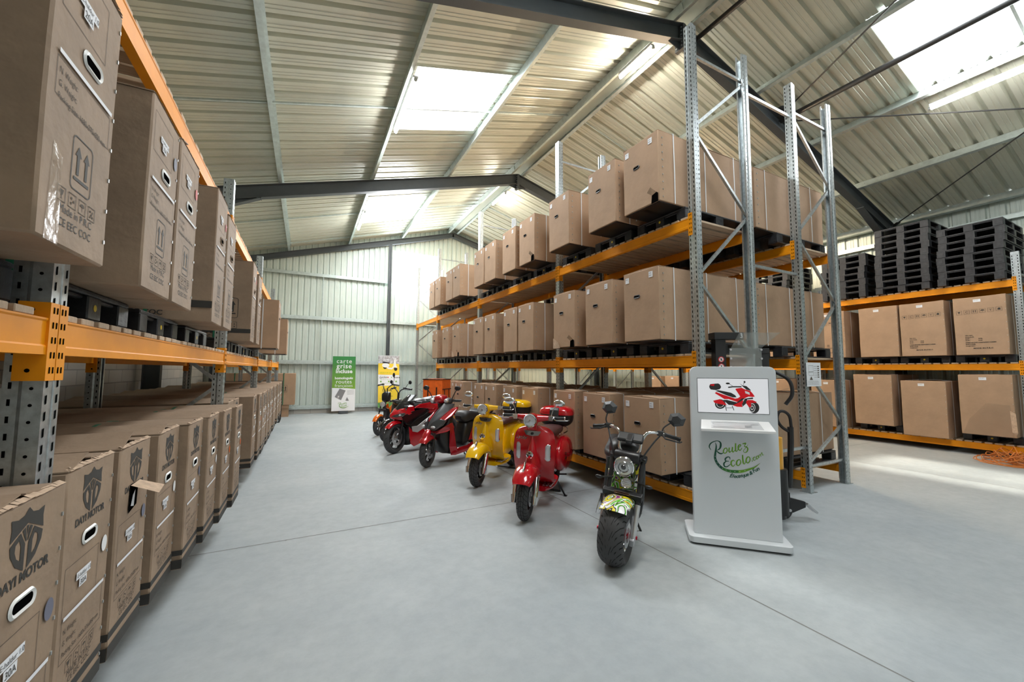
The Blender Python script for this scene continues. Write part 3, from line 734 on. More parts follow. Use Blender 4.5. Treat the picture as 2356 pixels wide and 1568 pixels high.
BC = big_carton(5, 1.15, 1); BP = big_carton(9, 1.15, 0); BG = big_carton(21, 1.17, 0); BT = big_carton(31, 1.17, 0, 1)
ZC1, ZC0 = 1.8+.028+.149, .24+.028
for y, pr, l in ((2.64, BC, 'nearest, with printed handling symbols'), (3.47, BC, 'printed, between a printed and a plain carton'), (4.21, BP, 'plain, left of two printed cartons'), (5.2, BC, 'printed one half hidden behind the rack frame')):
    place(pr, (11.75, y, ZC1+.002), 0, 'large carton, side wall rack middle level, '+l, 'cartons on the middle level of the side wall rack', 'cardboard box')
for y, pr, z, l in ((2.64, BT, ZC0+.151, 'nearest one, wrapped in torn film'), (3.52, BG, ZC0+.003, 'second one, sitting lower than its neighbours'), (4.37, BP, ZC0+.151, 'third one, with a small sticker'), (5.28, BP, ZC0+.003, 'fourth one, half hidden behind the rack frame')):
    place(pr, (11.72, y, z), 0, 'large carton, side wall rack bottom level, '+l, 'cartons on the bottom level of the side wall rack', 'cardboard box')
for i, y in enumerate((2.66, 3.52, 4.35, 5.28)):
    place(PALW, (11.93, y, ZC1-.149), 0, 'black plastic pallet on the middle level of the side wall rack, %s' % ORD[i], 'pallets on the middle level of the side wall rack', 'pallet')
    if i in (0, 2): place(PALW, (12.0, y, ZC0), 0, 'black plastic pallet, bottom level of side wall rack, under the %s carton' % ('film wrapped' if i == 0 else 'third'), None, 'pallet')
HN = ['bottom', 'second', 'third', 'fourth', 'fifth', 'sixth', 'seventh', 'eighth', 'ninth', 'top']
def stack(y, n, where, jit, rz=0, z0=3.4+.028, x=11.78, seed=0):
    r = random.Random(seed)
    for k in range(n):
        place(PAL, (x+r.uniform(-jit, jit), y+r.uniform(-jit, jit)+(-.03 if k >= n*.6 else 0), z0+k*.149), rz, 'black plastic pallet, %s in stack %s' % ('top' if k == n-1 else HN[k], where), 'black pallets in the stack '+where, 'pallet')
stack(2.73, 8, 'nearest on the side wall rack', .012, seed=1)
stack(3.76, 10, 'tallest, in the middle on the side wall rack', .012, seed=2)
stack(4.86, 7, 'left of the tall one on the side wall rack', .01, seed=3)
stack(6.6, 8, 'seen between the middle rack frames', .012, seed=4)
stack(7.75, 6, 'farther off behind the middle rack cartons', .012, seed=5)
for i, (y, h, pr) in enumerate(((6.5, 0, BP), (7.5, 0, BC), (10.1, 0, BG), (11.0, 0, BP))):
    place(pr, (11.8, y, ZC0+.003), 0, 'large carton, bottom of side wall rack, seen through middle rack, %s' % ORD[i], 'far cartons on the bottom of the side wall rack', 'cardboard box')
for i, (y, pr) in enumerate(((6.6, BP), (7.6, BC))):
    place(pr, (11.8, y, ZC1), 0, 'large carton, middle of side wall rack, behind middle racks, %s' % ORD[i], 'far cartons on the middle of the side wall rack', 'cardboard box')
FLZ = .3
SCR = {'body': [(0.216,1.422),(0.228,1.434),(0.264,1.419),(0.317,1.4),(0.392,1.374),(0.417,1.38),(0.435,1.395),(0.395,1.465),(0.406,1.471),(0.449,1.478),(0.48,1.463),(0.521,1.452),(0.542,1.425),(0.558,1.398),(0.541,1.393),(0.506,1.396),(0.489,1.388),(0.473,1.38),(0.452,1.356),(0.432,1.296),(0.368,1.31),(0.416,1.339),(0.334,1.368),(0.298,1.367),(0.263,1.391)],'swing': [(0.199,1.349),(0.259,1.366),(0.284,1.351),(0.318,1.308),(0.257,1.318),(0.21,1.329)],'seat': [(0.221,1.446),(0.247,1.452),(0.319,1.438),(0.358,1.429),(0.393,1.406),(0.403,1.386),(0.371,1.385),(0.317,1.404),(0.257,1.431)],'under': [(0.287,1.359),(0.32,1.36),(0.405,1.338),(0.449,1.379),(0.473,1.376),(0.415,1.331),(0.375,1.312),(0.333,1.313)],'low': [(0.452,1.356),(0.463,1.362),(0.447,1.316),(0.453,1.296),(0.404,1.297),(0.368,1.31),(0.416,1.335)],'fork': [(0.473,1.376),(0.541,1.389),(0.544,1.374),(0.494,1.369),(0.486,1.333),(0.453,1.3),(0.448,1.324)],'fend': [(0.487,1.357),(0.501,1.365),(0.539,1.364),(0.573,1.347),(0.566,1.339),(0.525,1.338),(0.524,1.299),(0.506,1.294),(0.483,1.333)],'box': [(0.168,1.489),(0.178,1.51),(0.216,1.514),(0.248,1.517),(0.263,1.507),(0.273,1.483),(0.262,1.463),(0.228,1.452),(0.181,1.457),(0.17,1.473)],'boxr': [(0.175,1.504),(0.215,1.512),(0.211,1.492),(0.182,1.496)],'shield': [(0.431,1.524),(0.456,1.502),(0.491,1.495),(0.522,1.464),(0.528,1.452),(0.49,1.461),(0.46,1.49)],'light': [(0.476,1.451),(0.514,1.436),(0.517,1.412),(0.479,1.427)],'rw': [(0.261,1.318),(0.308,1.32),(0.262,1.364)],'fw': [(0.548,1.292),(0.592,1.293),(0.549,1.345)],'fr': [(0.532,1.291),(0.559,1.292),(0.534,1.334)],'ml': [(0.332,1.518),(0.35,1.518),(0.332,1.527)],'mr': [(0.476,1.534),(0.484,1.534),(0.476,1.544)],'stem': [(0.346,1.512),(0.374,1.493)],'bar': [(0.334,1.48),(0.374,1.487),(0.449,1.488)],'stem2': [(0.475,1.53),(0.464,1.508)],'st1': [(0.305,1.306),(0.313,1.256)],'st2': [(0.363,1.306),(0.378,1.262)],'st3': [(0.31,1.283),(0.368,1.287)]}
LG = {'R1': [(0.167,0.873,0.0031),(0.153,0.903,0.0093),(0.165,0.935,0.0093),(0.197,0.957,0.0068),(0.229,0.964,0.0062),(0.251,0.95,0.0123),(0.253,0.919,0.0154),(0.243,0.891,0.0111),(0.22,0.873,0.0043)],'road': [(0.205,0.949,0.0019),(0.214,0.924,0.0068),(0.212,0.89,0.0123),(0.204,0.841,0.0154),(0.201,0.8,0.0179),(0.214,0.76,0.0191),(0.241,0.724,0.021),(0.277,0.7,0.0222),(0.323,0.687,0.0234),(0.375,0.686,0.0241),(0.431,0.693,0.0216),(0.491,0.717,0.0154),(0.537,0.74,0.0093),(0.58,0.778,0.0012)],'R3': [(0.217,0.869,0.0062),(0.232,0.853,0.0111),(0.254,0.844,0.0105),(0.273,0.854,0.0043)],'o1': [(0.305,0.902,0.008),(0.286,0.894,0.008),(0.275,0.87,0.0093),(0.279,0.853,0.008),(0.295,0.854,0.0074),(0.308,0.875,0.008),(0.305,0.899,0.008)],'u1': [(0.327,0.907,0.0093),(0.323,0.876,0.0105),(0.329,0.863,0.0086),(0.344,0.877,0.0049)],'u2': [(0.355,0.914,0.0093),(0.351,0.881,0.0105),(0.358,0.867,0.008),(0.375,0.886,0.0043)],'l1': [(0.382,0.951,0.0099),(0.38,0.907,0.0111),(0.38,0.88,0.0099),(0.391,0.877,0.0062),(0.404,0.902,0.0043)],'e1': [(0.404,0.912,0.0056),(0.419,0.923,0.0062),(0.426,0.937,0.0068),(0.414,0.938,0.0086),(0.404,0.922,0.0105),(0.405,0.898,0.0105),(0.418,0.886,0.0074),(0.435,0.91,0.0043)],'z1': [(0.439,0.948,0.0056),(0.455,0.952,0.0093),(0.469,0.956,0.0074),(0.455,0.925,0.0049),(0.472,0.923,0.0086),(0.483,0.906,0.0105),(0.476,0.879,0.0086),(0.457,0.868,0.0049),(0.446,0.884,0.0037),(0.465,0.912,0.0037),(0.487,0.944,0.0025)],'E1': [(0.33,0.795,0.0043),(0.327,0.815,0.0074),(0.309,0.817,0.0086),(0.29,0.799,0.0123),(0.293,0.779,0.0093),(0.32,0.778,0.0049)],'E2': [(0.295,0.776,0.0074),(0.276,0.754,0.0123),(0.281,0.727,0.0111),(0.303,0.726,0.008),(0.332,0.751,0.0043)],'c1': [(0.368,0.781,0.0056),(0.357,0.79,0.008),(0.341,0.776,0.0111),(0.339,0.749,0.0111),(0.353,0.733,0.0074),(0.374,0.755,0.0037)],'o2': [(0.404,0.8,0.0074),(0.388,0.782,0.0111),(0.384,0.755,0.0111),(0.398,0.743,0.0074),(0.418,0.768,0.0086),(0.415,0.795,0.0074),(0.404,0.8,0.0074)],'l2': [(0.438,0.845,0.0086),(0.438,0.81,0.0111),(0.442,0.77,0.0111),(0.453,0.764,0.0056),(0.464,0.791,0.0043)],'o3': [(0.483,0.833,0.0074),(0.469,0.812,0.0105),(0.466,0.785,0.0105),(0.481,0.773,0.0074),(0.497,0.797,0.0086),(0.496,0.824,0.008),(0.483,0.833,0.0074)],'dot': [(0.514,0.795,0.0111),(0.52,0.795,0.0111)],'c2': [(0.544,0.832,0.0043),(0.531,0.829,0.0062),(0.524,0.812,0.0068),(0.537,0.801,0.0043),(0.548,0.817,0.0025)],'o4': [(0.561,0.845,0.0049),(0.551,0.831,0.0068),(0.555,0.814,0.0056),(0.568,0.829,0.0049),(0.568,0.842,0.0049),(0.561,0.845,0.0049)],'m1': [(0.572,0.852,0.0043),(0.575,0.829,0.0049)],'m2': [(0.575,0.846,0.0025),(0.585,0.861,0.0043),(0.589,0.84,0.0049)],'m3': [(0.59,0.857,0.0025),(0.598,0.879,0.0043),(0.604,0.854,0.0049),(0.614,0.862,0.0025)],'tx': [(0.322,0.636),(0.493,0.665),(0.508,0.678),(0.532,0.693),(0.583,0.724)]}
# ================================================================ LEFT RACK CARTONS
M['rim_w'] = mat('white_handle_rim', (.78, .78, .76), .35)
M['dot_w'] = mat('white_round_sticker', (.8, .8, .8), .6)
M['dot_b'] = mat('blue_grey_round_sticker', (.14, .145, .2), .6)
M['dot_o'] = mat('orange_round_sticker', (.85, .16, .02), .6)
M['dot_r'] = mat('red_round_sticker', (.55, .04, .03), .6)
def shield(fn, cx, cz, s, m=0):
    mb = MB(); g = lambda p: fn(cx+p[0]*s*.9, cz+p[1]*s)
    def poly(P): mb.add([g(p) for p in P], [tuple(range(len(P)))], m)
    poly([(-1, .82), (-.94, .5), (-1, .1), (0, .5), (0, 1), (-.25, .8), (-.6, .74)]); poly([(1, .82), (.6, .74), (.25, .8), (0, 1), (0, .5), (1, .1), (.94, .5)])
    for k in (-1, 1):
        O = [(-.98*k, 0), (-.4*k, .28), (-.1*k, -.15), (-.1*k, -1), (-.6*k, -.72), (-.92*k, -.3)]; I = [(-.66*k, -.04), (-.46*k, .06), (-.34*k, -.15), (-.34*k, -.62), (-.56*k, -.48), (-.68*k, -.25)]
        for a in range(6):
            b = (a+1) % 6; mb.add([g(O[a]), g(O[b]), g(I[b]), g(I[a])], [(0, 1, 2, 3)], m)
    poly([(-.3, .32), (-.14, .4), (-.02, -.05), (-.06, -.1)]); poly([(.3, .32), (.14, .4), (.02, -.05), (.06, -.1)]); poly([(-.07, .43), (.07, .43), (0, .05)])
    return mb
def frame_lines(fn, x0, x1, z0, z1, t=.0016, m=0, skip=()):
    mb = MB()
    if 'b' not in skip: mb.add([fn(x0, z0), fn(x1, z0), fn(x1, z0+t), fn(x0, z0+t)], [(0, 1, 2, 3)], m)
    if 't' not in skip: mb.add([fn(x0, z1-t), fn(x1, z1-t), fn(x1, z1), fn(x0, z1)], [(0, 1, 2, 3)], m)
    if 'l' not in skip: mb.add([fn(x0, z0), fn(x0+t, z0), fn(x0+t, z1), fn(x0, z1)], [(0, 1, 2, 3)], m)
    if 'r' not in skip: mb.add([fn(x1-t, z0), fn(x1, z0), fn(x1, z1), fn(x1-t, z1)], [(0, 1, 2, 3)], m)
    return mb
def arrows(fn, cx, cz, s, m=0):
    mb = MB(); P = rrect(1.5*s, 2*s, .22*s, 4); I = rrect(1.5*s-.09*s, 2*s-.09*s, .18*s, 4); n = len(P)
    mb.add([fn(cx+a, cz+b) for a, b in P]+[fn(cx+a, cz+b) for a, b in I], [(i, (i+1) % n, n+(i+1) % n, n+i) for i in range(n)], m)
    for k in (-1, 1):
        x = cx+k*.3*s; mb.add([fn(x-.09*s, cz-.4*s), fn(x+.09*s, cz-.4*s), fn(x+.09*s, cz+.3*s), fn(x+.22*s, cz+.3*s), fn(x, cz+.68*s), fn(x-.22*s, cz+.3*s), fn(x-.09*s, cz+.3*s)], [tuple(range(7))], m)
    mb.add([fn(cx-.55*s, cz-.62*s), fn(cx+.55*s, cz-.62*s), fn(cx+.55*s, cz-.5*s), fn(cx-.55*s, cz-.5*s)], [(0, 1, 2, 3)], m); return mb
def icons(fn, xs, z, s, m=0):
    mb = MB()
    for k, x in enumerate(xs):
        mb.merge(frame_lines(fn, x-s, x+s, z-s, z+s, s*.1, m))
        if k % 4 == 0: mb.add([fn(x-.5*s, z+.6*s), fn(x+.5*s, z+.6*s), fn(x+.25*s, z-.1*s), fn(x+.06*s, z-.15*s), fn(x+.06*s, z-.5*s), fn(x+.3*s, z-.6*s), fn(x-.3*s, z-.6*s), fn(x-.06*s, z-.5*s), fn(x-.06*s, z-.15*s), fn(x-.25*s, z-.1*s)], [tuple(range(10))], m)
        elif k % 4 == 1:
            for a in (0, 2.1, 4.2): c_, s_ = math.cos(a)*.4*s, math.sin(a)*.4*s; mb.add([fn(x+c_+.22*s*math.cos(t*1.26), z+s_+.22*s*math.sin(t*1.26)) for t in range(5)], [tuple(range(5))], m)
        elif k % 4 == 2: mb.add([fn(x+.6*s*math.cos(t*PI/6), z+.1*s+.45*s*math.sin(t*PI/6)) for t in range(7)], [tuple(range(7))], m); mb.add([fn(x-.05*s, z-.6*s), fn(x+.05*s, z-.6*s), fn(x+.05*s, z+.1*s), fn(x-.05*s, z+.1*s)], [(0, 1, 2, 3)], m)
        else:
            for a, b in ((-.35, .35), (.3, .3), (0, -.1), (.35, -.4), (-.3, -.45)): mb.add([fn(x+a*s+.2*s*math.cos(t*1.26), z+b*s+.2*s*math.sin(t*1.26)) for t in range(5)], [tuple(range(5))], m)
    return mb
def tall_carton(seed, kind, W=.405, L=1.85, H=.955, dot='dot_w', sheet='30A', model='E-haldur 1.0', hole=1, flaps=0, band=1, side=1):
    """kind 'low': crest and name; kind 'up': arrows panel. Front face at x=0 looking to -x."""
    t = thing('printed_carton', '', 'cardboard box')
    carton_mb(L, W, H, seed, .006 if kind == 'low' else .009).build('carton', ['card2'], t, bevel=.007, seg=1)
    e = .0012; ff = lambda a, b: (-e, -a, b*H); fs = lambda a, b: (-a, W/2+.008, b*H)
    P = MB(); P2 = MB()
    if kind == 'low':
        P.merge(shield(ff, -.005, .885, .073*1)) if 0 else P.merge(shield(lambda a, b: (-e, -a, b), 0, H*.885, .088))
        P.merge(text_mb('DAYI MOTOR', .04, lambda a, b: ff(a, .762+b/H), bold=.0014, align='CENTER'))
        P2.merge(frame_lines(ff, -.17, .1, .43, .62, .002, 0, ('b',)))
        P2.merge(frame_lines(ff, -.165, .165, .26, .43, .002))
        y = .385
        for s in ('N. Weight:', 'G. Weight:', 'Packing Size: 1680x375x850 mm'): P2.merge(text_mb(s, .026, lambda a, b, y=y: ff(-.15+a*.86, y-.02+b/H))); y -= .042
        P2.merge(icons(lambda a, b: (-e, -a, b), (-.09, -.03, .03, .09), H*.225, .022))
        P2.merge(text_mb('MADE IN P.R.C', .03, lambda a, b: ff(a, .178+b/H), align='CENTER')); P2.merge(text_mb('CE EEC COC', .03, lambda a, b: ff(a, .15+b/H), align='CENTER'))
        for z0, z1 in ((.01, .07), (.1, .135)):
            if band:
                P.add([ff(-W/2, z0), ff(W/2, z0), ff(W/2, z1), ff(-W/2, z1)], [(0, 1, 2, 3)])
                P.add([(-e, W/2+.008, z0*H), (L, W/2+.008, z0*H), (L, W/2+.008, z1*H), (-e, W/2+.008, z1*H)], [(0, 1, 2, 3)])
        zh, zs, zt = .695, .555, .43
    else:
        fr = lambda a, b: (-e, -a, b)
        P2.merge(frame_lines(ff, -.165, .1, .72, .93, .002)); P2.merge(frame_lines(ff, -.165, .165, .44, .56, .002))
        y = .53
        for s in ('N. Weight:', 'G. Weight:', 'Packing Size: 1680x375x850 mm'): P2.merge(text_mb(s, .026, lambda a, b, y=y: ff(-.15+a*.86, y-.015+b/H))); y -= .04
        P.merge(arrows(fr, .01, .27, .083)); P2.merge(icons(fr, (-.09, -.03, .03, .09), .15, .022))
        P.merge(text_mb('Made in P.R.C', .034, lambda a, b: fr(a, .1+b), align='CENTER')); P.merge(text_mb('CE EEC COC', .034, lambda a, b: fr(a, .06+b), align='CENTER'))
        fsd = lambda a, b: (-a+.05, W/2+.006, b)      # side towards the camera, a runs from the far end (negative) to the front edge (0)
        if side: P.merge(arrows(fsd, -.19, .42, .13)); P.merge(icons(fsd, (-.47, -.36, -.25, -.14), .2, .042))
        if side: P.merge(text_mb('Made in P.R.C', .06, lambda a, b: fsd(-.52+a, .09+b), bold=.001)); P.merge(text_mb('CE EEC COC', .05, lambda a, b: fsd(-.52+a, .035+b), bold=.001))
        zh, zs, zt = .655, .82, .575
        if band: P.add([(0, W/2+.009, .1*H), (.5, W/2+.009, .1*H), (.5, W/2+.009, .15*H), (0, W/2+.009, .15*H)], [(0, 1, 2, 3)])
    P.build('printing', ['ink'], t, fix=False); P2.build('fine_print', ['ink2' if kind == 'low' else 'ink2'], t, fix=False)
    if hole: hand_hole(.125, .058, -.001, 0 if kind == 'low' else -.02, H*zh, 'rim_w' if hole == 1 else 'card2', t)
    sticker(t, -.001, .03, H*zs, .115, .03, ((model, -.052, -.008, .022),)); sticker(t, -.002, .035, H*zs-.032, .06, .032, ((sheet, -.026, -.01, .03),))
    sticker(t, -.001, 0, H*zt, .33, .013, (), name='tape_strip')
    if dot:
        mb = MB(); mb.add([(-.0045, -.145-.026*math.cos(q*PI/9), H*(.6 if kind == 'low' else .8)+.034*math.sin(q*PI/9)) for q in range(18)], [tuple(range(18))]); mb.build('round_sticker', [dot], t, fix=False)
    for s in (-1, 1):
        hl = (.012, .03, .05)[flaps] if s > 0 else .006; fb = MB()
        A = [(.0, s*W/2, H+.002), (L, s*W/2, H+.002), (L-.02, s*.012, H+.012+hl), (.015, s*.012, H+.01+hl)]
        fb.add(A+[(x, y, z-.005) for x, y, z in A], [(0, 1, 2, 3), (7, 6, 5, 4), (0, 4, 5, 1), (1, 5, 6, 2), (2, 6, 7, 3), (3, 7, 4, 0)]); fb.build('top_flap', ['card2'], t)
    mb = MB(); r = random.Random(seed)      # ragged layered edge along the front of the lid
    for k in range(18):
        a = -W/2+.01+k*(W-.02)/18; b = a+(W-.02)/18; z = H+.001+.003*r.random()
        mb.add([(-.002-.003*r.random(), a, z-.001), (-.002-.003*r.random(), b, z-.001), (.014, b, z+.005+.006*r.random()), (.014, a, z+.005+.006*r.random())], [(0, 1, 2, 3)])
    mb.build('frayed_edge', ['card_in'], t)
    if kind == 'low' and seed % 2: strap_loop(L, W, H, .5, .02, 'strap_g', .004, t)
    if kind == 'up': strap_loop(L, W, H, .38, .022, 'strap_g', .004, t)
    mb = MB()
    for k in range(8): mb.box(-.004, .002, -W/2+.014, -W/2+.02, .08+k*.11, .092+k*.11)
    mb.build('staples', ['galv'], t)['kind'] = 'stuff'
    return t
LOWV = [tall_carton(41, 'low', dot='dot_b'), tall_carton(42, 'low', dot='dot_w', flaps=1), tall_carton(43, 'low', dot='dot_b', sheet='50A', flaps=2, hole=0), tall_carton(45, 'low', dot='dot_o', sheet='20A')]
# the burst handle of the third carton
o = LOWV[2]; mb = MB(); H_ = .955
mb.add([(-.0045, .075, .62), (-.0045, -.03, .64), (-.0045, -.04, .755), (-.0045, .065, .76)], [(0, 1, 2, 3)], 0)
mb.add([(-.006, .07, .755), (-.006, -.05, .757), (-.1, -.09, .71), (-.11, .04, .70)], [(0, 1, 2, 3)], 1)
mb.add([(-.0055, .05, .65), (-.0055, .01, .64), (-.0055, .0, .72), (-.0055, .03, .70)], [(0, 1, 2, 3)], 2)
mb.build('burst_hole', ['hole', 'card_in', 'paper'], o, fix=False)
lab_low = {0: 'tall printed carton, lower left, nearest, cut by the bottom left picture corner', 1: 'tall printed carton, lower left, with a white round sticker and creased lid', 2: 'tall printed carton, lower left, with a burst open flap at its handle', 3: 'tall printed carton, lower left, just beyond the one with the burst flap',
           4: 'tall printed carton, lower left, dark gap before it, fifth along the row', 5: 'tall printed carton, lower left, sixth along the row', 6: 'tall printed carton, lower left, seventh along, with an orange round sticker', 7: 'tall printed carton, lower left, eighth along, before the second rack upright'}
for i, (yh, X, k) in enumerate(((1.913, -.70, 0), (2.49, -.76, 1), (2.95, -.755, 2), (3.44, -.735, 1), (3.87, -.685, 0), (4.3, -.65, 1), (4.73, -.615, 3), (5.16, -.58, 3))):
    place(LOWV[k], (X, yh-.2025, FLZ), PI, lab_low[i], 'tall cartons on the lower left rack', 'cardboard box')
NUM = ['ninth', 'tenth', 'eleventh', 'twelfth', 'thirteenth', 'fourteenth', 'fifteenth', 'sixteenth', 'seventeenth', 'eighteenth', 'nineteenth', 'twentieth', 'twenty-first', 'twenty-second', 'twenty-third']
for i, (yc, X, k) in enumerate(((5.66, -.75, 1), (6.1, -.75, 0), (6.68, -.605, 1), (7.2, -.58, 3), (7.65, -.57, 0), (8.1, -.58, 1), (8.55, -.57, 1), (9.15, -.57, 0), (9.65, -.58, 3), (10.2, -.57, 1), (10.8, -.58, 0), (11.5, -.57, 1), (12.02, -.58, 0), (12.75, -.58, 1), (13.3, -.58, 3))):
    place(LOWV[k], (X, yc, FLZ), PI, 'tall printed carton, lower left rack, %s along the row%s' % (NUM[i], ', set back' if i < 2 else ''), 'tall cartons on the lower left rack', 'cardboard box')
UPV = [tall_carton(51, 'up', dot='', sheet='20A', H=.93, band=0, side=0), tall_carton(52, 'up', dot='dot_b', H=.88, band=0), tall_carton(53, 'up', dot='dot_r', H=.9, flaps=2, hole=1, band=0), tall_carton(54, 'up', dot='dot_r', H=1.04, hole=2), tall_carton(55, 'up', dot='', H=.98, hole=2, band=0)]
mb = MB(); mb.add([(-.0016, .16, 0), (-.0016, .09, 0), (-.0016, .1, .25), (-.0016, .15, .28)], [(0, 1, 2, 3)])
M['tape_gloss'] = mat('glossy_packing_tape', (.42, .3, .2), .15, alpha=.35, bump=.25, bscale=22)
mb.build('packing_tape', ['tape_gloss'], UPV[0], fix=False)
lu = ['tall printed carton overhanging the left shelf, nearest, top left corner', 'tall printed carton, second on the left shelf, with a green strap beneath', 'tall printed carton, third on the left shelf, open top, pressed against the second',
      'tall printed carton, fourth on the left shelf, with a torn plastic strip', 'tall printed carton, fifth on the left shelf, sagging bottom corner', 'tall printed carton, left shelf, showing double arrows on its side', 'tall printed carton, left shelf, behind the one with double arrows']
for i, (y0, X, k, dz) in enumerate(((1.465, -.64, 0, .0), (2.225, -.64, 1, 0), (2.672, -.64, 2, 0), (3.68, -.64, 3, 0), (4.1, -.63, 4, 0), (6.07, -.64, 3, 0), (6.56, -.62, 4, 0))):
    place(UPV[k], (X, y0+.205, zM+.151+dz), PI, lu[i], 'tall cartons on the left shelf', 'cardboard box')
place(CA[0], (-.45, 8.44, zM+.151), PI, 'plain brown carton with a white strap, overhanging the left shelf far along', None, 'cardboard box')
place(CA[0], (-.42, 11.5, zM+.151), PI, 'plain brown carton farthest along the left shelf', None, 'cardboard box')
for i, y in enumerate((.7, 1.53, 2.5, 3.45, 4.45, 5.9-.05, 6.7, 7.55, 8.38, 9.4, 10.25, 11.15, 11.75+.2)):
    if i in (12,): continue
    place(PALW, (-.87, y, zM), PI, 'black plastic pallet on the left shelf, %s from near end' % (['nearest', 'second', 'third', 'fourth', 'fifth', 'sixth', 'seventh', 'eighth', 'ninth', 'tenth', 'eleventh', 'twelfth'][i]), 'pallets on the left shelf', 'pallet')
for i, y in enumerate((1.5, 2.5, 3.36, 4.25, 5.86, 6.7, 7.5, 8.35, 9.4, 10.3, 11.3, 12.9, 13.72)):
    place(PALH, (-.95, y, 0), PI, 'black block pallet on the floor under the lower left cartons, %s from near end' % (['nearest', 'second', 'third', 'fourth', 'fifth', 'sixth', 'seventh', 'eighth', 'ninth', 'tenth', 'eleventh', 'twelfth', 'thirteenth'][i]), 'floor pallets under the left cartons', 'pallet')
# end of the left row: black crate frame, wide carton by the gable
t = thing('steel_crate_frame', 'black steel crate frame standing at the far end of the left rack', 'crate frame', (-.66, 14.15, 0))
mb = MB(); W_, L_, H_ = .9, 1.8, 1.25
for x in (0, -L_+.03):
    for y in (0, W_-.03): mb.box(x, x+.03, y, y+.03, 0, H_)
for z in (0, H_-.03, .5):
    for y in (0, W_-.03): mb.box(-L_+.03, 0, y, y+.03, z, z+.03)
    for x in (0, -L_+.03): mb.box(x, x+.03, 0, W_, z, z+.03)
mb.build('frame', ['black'], t)
t = thing('wide_carton', 'wide brown carton with green straps by the gable wall, beyond the left rack', 'cardboard box', (-.27, 15.72, .406))
mb = carton_mb(2.25, .55, 1.08, 77); mb.xf(Matrix.Rotation(PI, 4, 'Z')); mb.build('carton', ['card'], t, bevel=.008, seg=1, loc=(0, .275, 0))
fn = lambda a, b: (a, -.009, b)
arrows(fn, -.33, .55, .12).build('printing', ['ink'], t, fix=False)
for x in (-.36, -1.75):
    mb = MB(); mb.box(x-.012, x+.012, -.012, .56, -.004, 1.092); mb.build('strap', ['strap_g'], t)
t = tag(MB().box(-2.3, -.45, 15.75, 16.25, .0, .1).box(-2.3, -.45, 15.75, 16.25, .3, .398).box(-2.3, -2.0, 15.8, 16.2, .1, .3).box(-.75, -.45, 15.8, 16.2, .1, .3).box(-1.5, -1.2, 15.8, 16.2, .1, .3).build('cardboard_pallet', ['card']), 'brown cardboard pallet under the wide carton by the gable wall', 'pallet')

# ================================================================ SHOW STAND (kiosk)
M['kiosk'] = mat('white_lacquered_metal', (.68, .71, .735), .32, coat=.3)
M['screen_bg'] = mat('screen_background', (.05, .05, .05), .3, emit=(.82, .84, .86), es=.75)
M['s_red'] = mat('screen_red', (.2, 0, 0), .4, emit=(.5, .003, .01), es=.7); M['s_blk'] = mat('screen_black', (.01, .01, .01), .4, emit=(.02, .02, .02), es=.6); M['s_gry'] = mat('screen_grey', (.3, .3, .3), .4, emit=(.5, .5, .5), es=.6)
M['g_dark'] = mat('dark_green_print', (.003, .085, .045), .5); M['g_mid'] = mat('green_print', (.035, .2, .03), .5); M['g_lite'] = mat('light_green_print', (.16, .38, .02), .5)
ks = thing('display_kiosk', 'white display kiosk with a lit screen showing a red scooter and green lettering', 'kiosk', (3.405, 2.70, 0), math.atan2(-.706, .708))
# local x along the panel to the right, local y away from the viewer
mb = MB(); B = rrect(.86, .46, .05, 6, .375, .14); mb.prism(B, lambda a, b, d: Vector((a, b, d)), .02, .075); mb.prism(rrect(.83, .43, .05, 6, .375, .14), lambda a, b, d: Vector((a, b, d)), 0, .02, 1)
mb.build('base', ['kiosk', 'black'], ks, bevel=.004)
P = [(0, .075), (.742, .075), (.742, 1.62)]+[(.682+.06*math.cos(q*PI/12), 1.62+.06*math.sin(q*PI/12)) for q in range(1, 7)]+[(.06-.06*math.sin(q*PI/12), 1.62+.06*math.cos(q*PI/12)) for q in range(0, 7)]
mb = MB(); mb.prism(P, lambda a, b, d: Vector((a, d, b)), 0, .085); mb.build('body_panel', ['kiosk'], ks, bevel=.004)
SX0, SX1, SZ0, SZ1 = .064, .672, 1.236, 1.564
mb = MB(); mb.box(SX0-.004, SX1+.004, -.0015, .002, SZ0-.004, SZ1+.004, 1); mb.box(SX0, SX1, -.003, -.001, SZ0, SZ1, 0)
sc_o = mb.build('screen', ['screen_bg', 'black'], ks)
im = MB(); dd = [-.0035]
def sp(k, m):
    dd[0] -= .00012; pts = SCR[k]; im.add([(a, dd[0], b) for a, b in pts], [tuple(range(len(pts)))], m)
def se(k, m, s=1.0):
    dd[0] -= .00012; c, x, y = [Vector(q) for q in SCR[k]]; im.add([(c.x+s*((x-c).x*math.cos(t*PI/12)+(y-c).x*math.sin(t*PI/12)), dd[0], c.y+s*((x-c).y*math.cos(t*PI/12)+(y-c).y*math.sin(t*PI/12))) for t in range(24)], [tuple(range(24))], m)
def sl(k, m, w):
    dd[0] -= .00012; P = [Vector(q) for q in SCR[k]]
    for a, b in zip(P, P[1:]):
        n = Vector((-(b-a).y, (b-a).x)).normalized()*w; im.add([(q.x, dd[0], q.y) for q in (a+n, a-n, b-n, b+n)], [(0, 1, 2, 3)], m)
se('rw', 1); se('rw', 2, .72); se('rw', 1, .6); sl('st1', 1, .003); sl('st2', 1, .003); sl('st3', 1, .002)
se('fw', 1); se('fr', 2); se('fr', 1, .82); se('fr', 2, .5); se('fr', 1, .3)
sp('fork', 1); sp('body', 0); sp('under', 1); sp('low', 0); sp('seat', 1); sp('swing', 0); sp('fend', 0); sp('light', 2); sp('shield', 1); sl('bar', 1, .006); sl('stem', 1, .002); sl('stem2', 1, .002); se('ml', 1); se('mr', 1); sp('box', 1); sp('boxr', 0)
